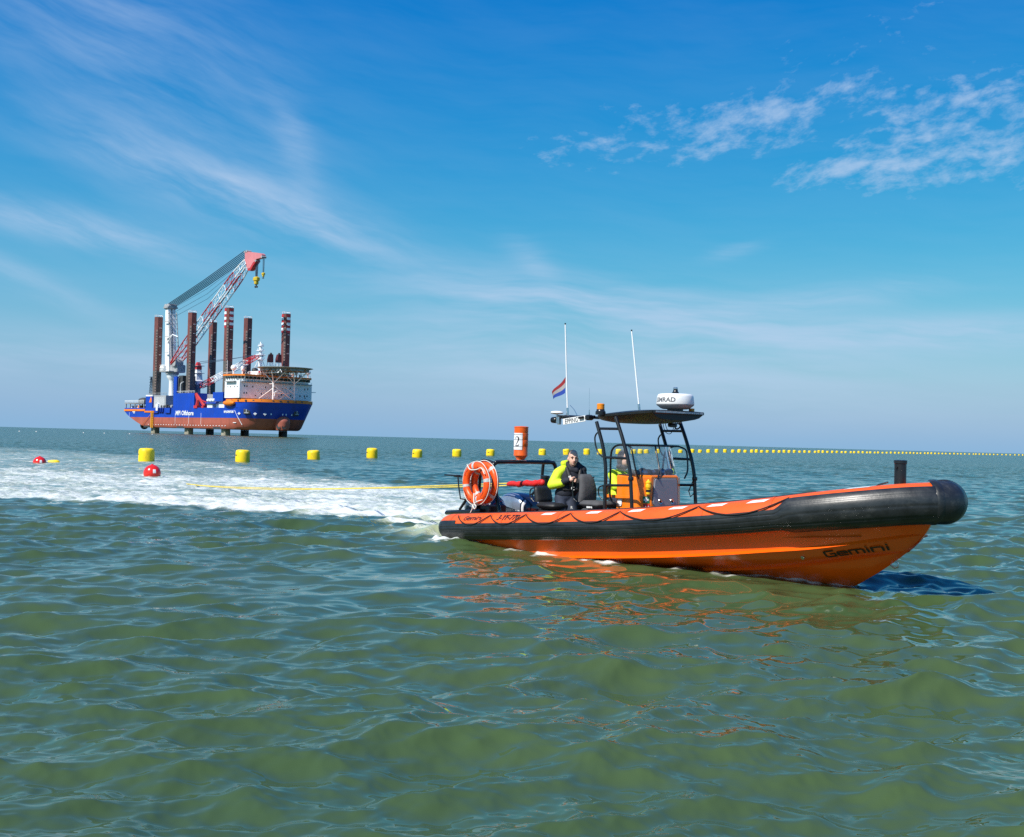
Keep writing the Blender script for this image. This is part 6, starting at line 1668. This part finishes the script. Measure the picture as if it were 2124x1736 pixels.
# boom: lattice in red and white sections
foot = Vector((-28.5, CV, 38.8)); tip = Vector((48.6, CV, 88.6)); axis = (tip - foot).normalized(); perp = Vector((-axis.z, 0, axis.x))
BL = (tip - foot).length
cuts = [0.0, 0.27, 0.46, 0.60, 0.76, 0.88, 1.0]
bcol = [S_crr, S_white, S_crr, S_white, S_crr, S_white]
def boom_c(k, sv, sp_):
    d = interp(k, [0, 0.18, 0.82, 1.0], [0.5, 2.1, 2.1, 1.3]); wv = interp(k, [0, 0.1, 0.9, 1], [2.6, 2.6, 2.4, 1.6])
    return foot + axis * BL * k + perp * d * sp_ + Vector((0, wv * sv, 0))
for q in range(6):
    mb = MB(); k0, k1 = cuts[q], cuts[q + 1]; n = max(2, int(round((k1 - k0) * BL / 6.5)))
    for sv in (-1, 1):
        for s2 in (-1, 1):
            mb.tube([boom_c(k0 + (k1 - k0) * i / n, sv, s2) for i in range(n + 1)], 0.30, 6)
    for i in range(n):
        ka, kb = k0 + (k1 - k0) * i / n, k0 + (k1 - k0) * (i + 1) / n
        for sv in (-1, 1): mb.tube([boom_c(ka, sv, -1), boom_c(kb, sv, 1)], 0.14, 5); mb.tube([boom_c(kb, sv, 1), boom_c(kb, sv, -1)], 0.13, 5)
        for s2 in (-1, 1): mb.tube([boom_c(ka, -1, s2), boom_c(kb, 1, s2)], 0.10, 5)
    sec_ = mb.build('boom_section', bcol[q], ship)
mb = MB(); mb.tube([boom_c(0.3, 0, -0.9), boom_c(0.95, 0, -0.9)], 0.22, 6); mb.build('boom_walkway', S_dark, ship)
mb = MB(); mb.prism([(46.6, 94.2), (49.6, 94.4), (61.8, 92.4), (63.6, 91.6), (63.6, 90.4), (62.0, 90.0), (58.0, 89.8), (54.6, 88.0), (52.2, 85.8), (49.4, 86.0), (47.2, 89.0)], CV - 1.1, CV + 1.1, lambda a, b, d: Vector((a + 0.5, d, b - 0.8))); head = mb.build('boom_head', S_pink, ship)
mb = MB(); mb.prism([(49.6, 85.8), (52.4, 85.6), (54.8, 87.8), (58.0, 89.6), (58.2, 88.6), (55.2, 86.6), (53.0, 84.6), (50.6, 84.6)], CV - 1.2, CV + 1.2, lambda a, b, d: Vector((a + 0.5, d, b - 0.8))); mb.build('head_underside', S_crr, head)
mb = MB()
for u, w in ((46.6, 94.5), (48.6, 94.7), (57.6, 89.0), (63.5, 90.4)): mb.lathe([(0.6, -1.3), (0.6, 1.3)], 14, Matrix.Translation((u + 0.5, CV, w - 0.8)) @ Matrix.Rotation(R(90), 4, 'X'))
mb.build('head_sheaves', S_grey, head, smooth=40)
for k in range(6):
    mb = MB(); v = CV - 2.0 + 0.8 * k; a = Vector((-36 + 0.35 * k, v, 72.2 - 0.12 * k)); b = Vector((46.9, CV - 0.9 + 0.36 * k, 94.4 - 0.7 * k)); mb.tube([a, a.lerp(b, .5) + Vector((0, 0, -0.5)), b], 0.24, 5); mb.build('luffing_wire', S_rope, ship)
for k in range(3):
    mb = MB(); a = Vector((-33 + k, CV, 70 - 2.4 * k)); b = Vector((45.5, CV, 89.5 - k)); mb.tube([a, a.lerp(b, .5) + Vector((0, 0, -1.6 - k)), b], 0.09, 5); mb.build('hoist_wire', S_rope, ship)
def hook(u, top, z, sc, n):
    for k in range(n):
        mb = MB(); mb.tube([(u - 1.2 * sc + 2.4 * sc * k / (n - 1), CV, top), (u - 0.8 * sc + 1.6 * sc * k / (n - 1), CV, z + 1.5 * sc)], 0.11, 5); mb.build('fall_wire', S_rope, ship)
    mb = MB(); mb.cbox((u, CV, z + 0.6 * sc), (3.2 * sc, 2.0 * sc, 2.0 * sc), 0.4 * sc); mb.cbox((u, CV, z - 1.0 * sc), (1.7 * sc, 1.6 * sc, 1.6 * sc), 0.3 * sc); hb = mb.build('hook_block', S_yel, ship)
    mb = MB(); mb.tube([(u, CV, z - 1.7 * sc), (u, CV, z - 2.6 * sc), (u + 0.7 * sc, CV, z - 3.1 * sc), (u + 1.0 * sc, CV, z - 2.5 * sc)], 0.3 * sc, 6); mb.tube([(u, CV, z - 2.6 * sc), (u - 0.8 * sc, CV, z - 3.0 * sc), (u - 1.0 * sc, CV, z - 2.4 * sc)], 0.3 * sc, 6); mb.build('hook', S_dark, hb)
hook(57.6, 88.3, 78.4, 1.15, 6); hook(64.2, 89.8, 80.8, 0.62, 3)

# --- deck crane with its long boom laid forward
mb = MB(); mb.lathe([(1.5, 21.9), (1.5, 25.0), (2.4, 25.6), (2.4, 26.8)], 18, Matrix.Translation((-8.4, -8, 0))); mb.build('deck_crane_pedestal', S_grey, ship, smooth=40)
mb = MB(); mb.cbox((-8.6, -8, 28.2), (5.0, 4.2, 2.8), 0.4); mb.loft([[(-8.6 + uo + a * wd, -8 + b * wd, w) for a, b in ((-1, -1), (1, -1), (1, 1), (-1, 1))] for uo, wd, w in ((0, 1.9, 29), (-0.1, 1.6, 33), (-0.2, 1.4, 35.4))], True, True); mb.build('deck_crane_tower', S_white, ship)
mb = MB(); mb.loft([[(-8.8 + uo + a * wd, -8 + b * wd, w) for a, b in ((-1, -1), (1, -1), (1, 1), (-1, 1))] for uo, wd, w in ((0, 1.5, 35.42), (0.2, 1.4, 37), (0.0, 0.7, 39.5))], True, True); mb.build('deck_crane_top', S_crr, ship)
mb = MB(); mb.cbox((-12.6, -9, 29.0), (2.4, 2.6, 2.6), 0.2); mb.cbox((-12.9, -9, 32.2), (1.8, 1.8, 1.9), 0.2); mb.box((-11.2, -8, 27.0), (7, 4.5, 0.4)); mb.box((-10.6, -9.6, 35.4), (5, 0.3, 0.3)); mb.build('deck_crane_cabin', S_white, ship)
for w in (33.4, 37.4): 
    mb = MB(); mb.box((-8.0, -8, w), (5.5, 4.2, 0.25)); mb.build('deck_crane_gallery', S_grey, ship)
a0 = Vector((-5.2, -8, 26.2)); a1 = Vector((54, -8, 40.6)); ax2 = (a1 - a0).normalized(); pp2 = Vector((-ax2.z, 0, ax2.x)); L2 = (a1 - a0).length
def bc2(k, sv, s2):
    d = interp(k, [0, 0.1, 0.85, 1], [0.9, 1.2, 1.1, 0.5]); return a0 + ax2 * L2 * k + pp2 * d * s2 + Vector((0, 1.1 * sv, 0))
for k0, k1, m in ((0, 0.22, S_crr), (0.22, 0.5, S_white), (0.5, 0.82, S_white), (0.82, 1.0, S_crr)):
    mb = MB(); n = max(3, int((k1 - k0) * L2 / 2.4))
    for sv in (-1, 1):
        for s2 in (-1, 1): mb.tube([bc2(k0, sv, s2), bc2((k0 + k1) / 2, sv, s2), bc2(k1, sv, s2)], 0.22, 6)
    for i in range(n):
        ka, kb = k0 + (k1 - k0) * i / n, k0 + (k1 - k0) * (i + 1) / n
        for sv in (-1, 1): mb.tube([bc2(ka, sv, -1 if i % 2 else 1), bc2(kb, sv, 1 if i % 2 else -1)], 0.13, 5)
        for s2 in (-1, 1): mb.tube([bc2(ka, -1, s2), bc2(kb, 1, s2)], 0.10, 5)
    mb.build('deck_crane_boom', m, ship)
for dv in (-0.6, 0.6):
    mb = MB(); b_ = Vector((50, -8 + dv, 41.2)); a_ = Vector((-8, -8 + dv, 39.2 + dv)); mb.tube([a_, a_.lerp(b_, .5) + Vector((0, 0, -0.4)), b_], 0.13, 5); mb.build('deck_crane_wire', S_rope, ship)
# little lattice mast on the stern house, clutter on deck edges
mb = MB()
for a, b in ((-0.7, -0.7), (0.7, -0.7), (0.7, 0.7), (-0.7, 0.7)): mb.tube([(-44.2 + a, -18 + b, 21.4), (-44.2 + a * .4, -18 + b * .4, 31.5)], 0.16, 5)
for k in range(6): mb.tube([(-44.9, -18.7, 22 + 1.6 * k), (-43.5, -18.7, 23.4 + 1.5 * k)], 0.11, 5); mb.box((-44.2, -18, 22.4 + 1.6 * k), (1.2, 1.2, 0.14))
mb.box((-44.8, -18, 31.6), (2.8, 0.5, 0.4)); mb.build('lattice_mast', mat('mast_bluegrey', rgb(0.05, 0.09, 0.14), 0.6), ship)
mb = MB()
for u in np.arange(-45, -22, 1.9): mb.box((u, -19.4, 21.9), (0.14, 0.14, 1.1))
mb.box((-33.8, -19.4, 22.4), (23, 0.14, 0.14)); mb.build('house_railing', S_grey, ship)
for k in range(14):
    c = (random.uniform(14, 44), random.uniform(-16, 10), 14.1); d = (random.uniform(1.5, 4), random.uniform(1.5, 3), random.uniform(1.2, 4.2)); mb = MB(); mb.box((c[0], c[1], c[2] + d[2] / 2), d); mb.build('deck_gear', random.choice([S_grey, S_white, S_dark]), ship)
for k in range(12):
    c = (random.uniform(47, 60), random.uniform(-14, 18), 30.9); d = (random.uniform(.6, 2), random.uniform(.6, 2), random.uniform(.8, 2.2)); mb = MB(); mb.box((c[0], c[1], c[2] + d[2] / 2), d); mb.build('roof_gear', random.choice([S_grey, S_white, S_white]), ship)

scene.render.resolution_x = 1024
scene.render.resolution_y = 837
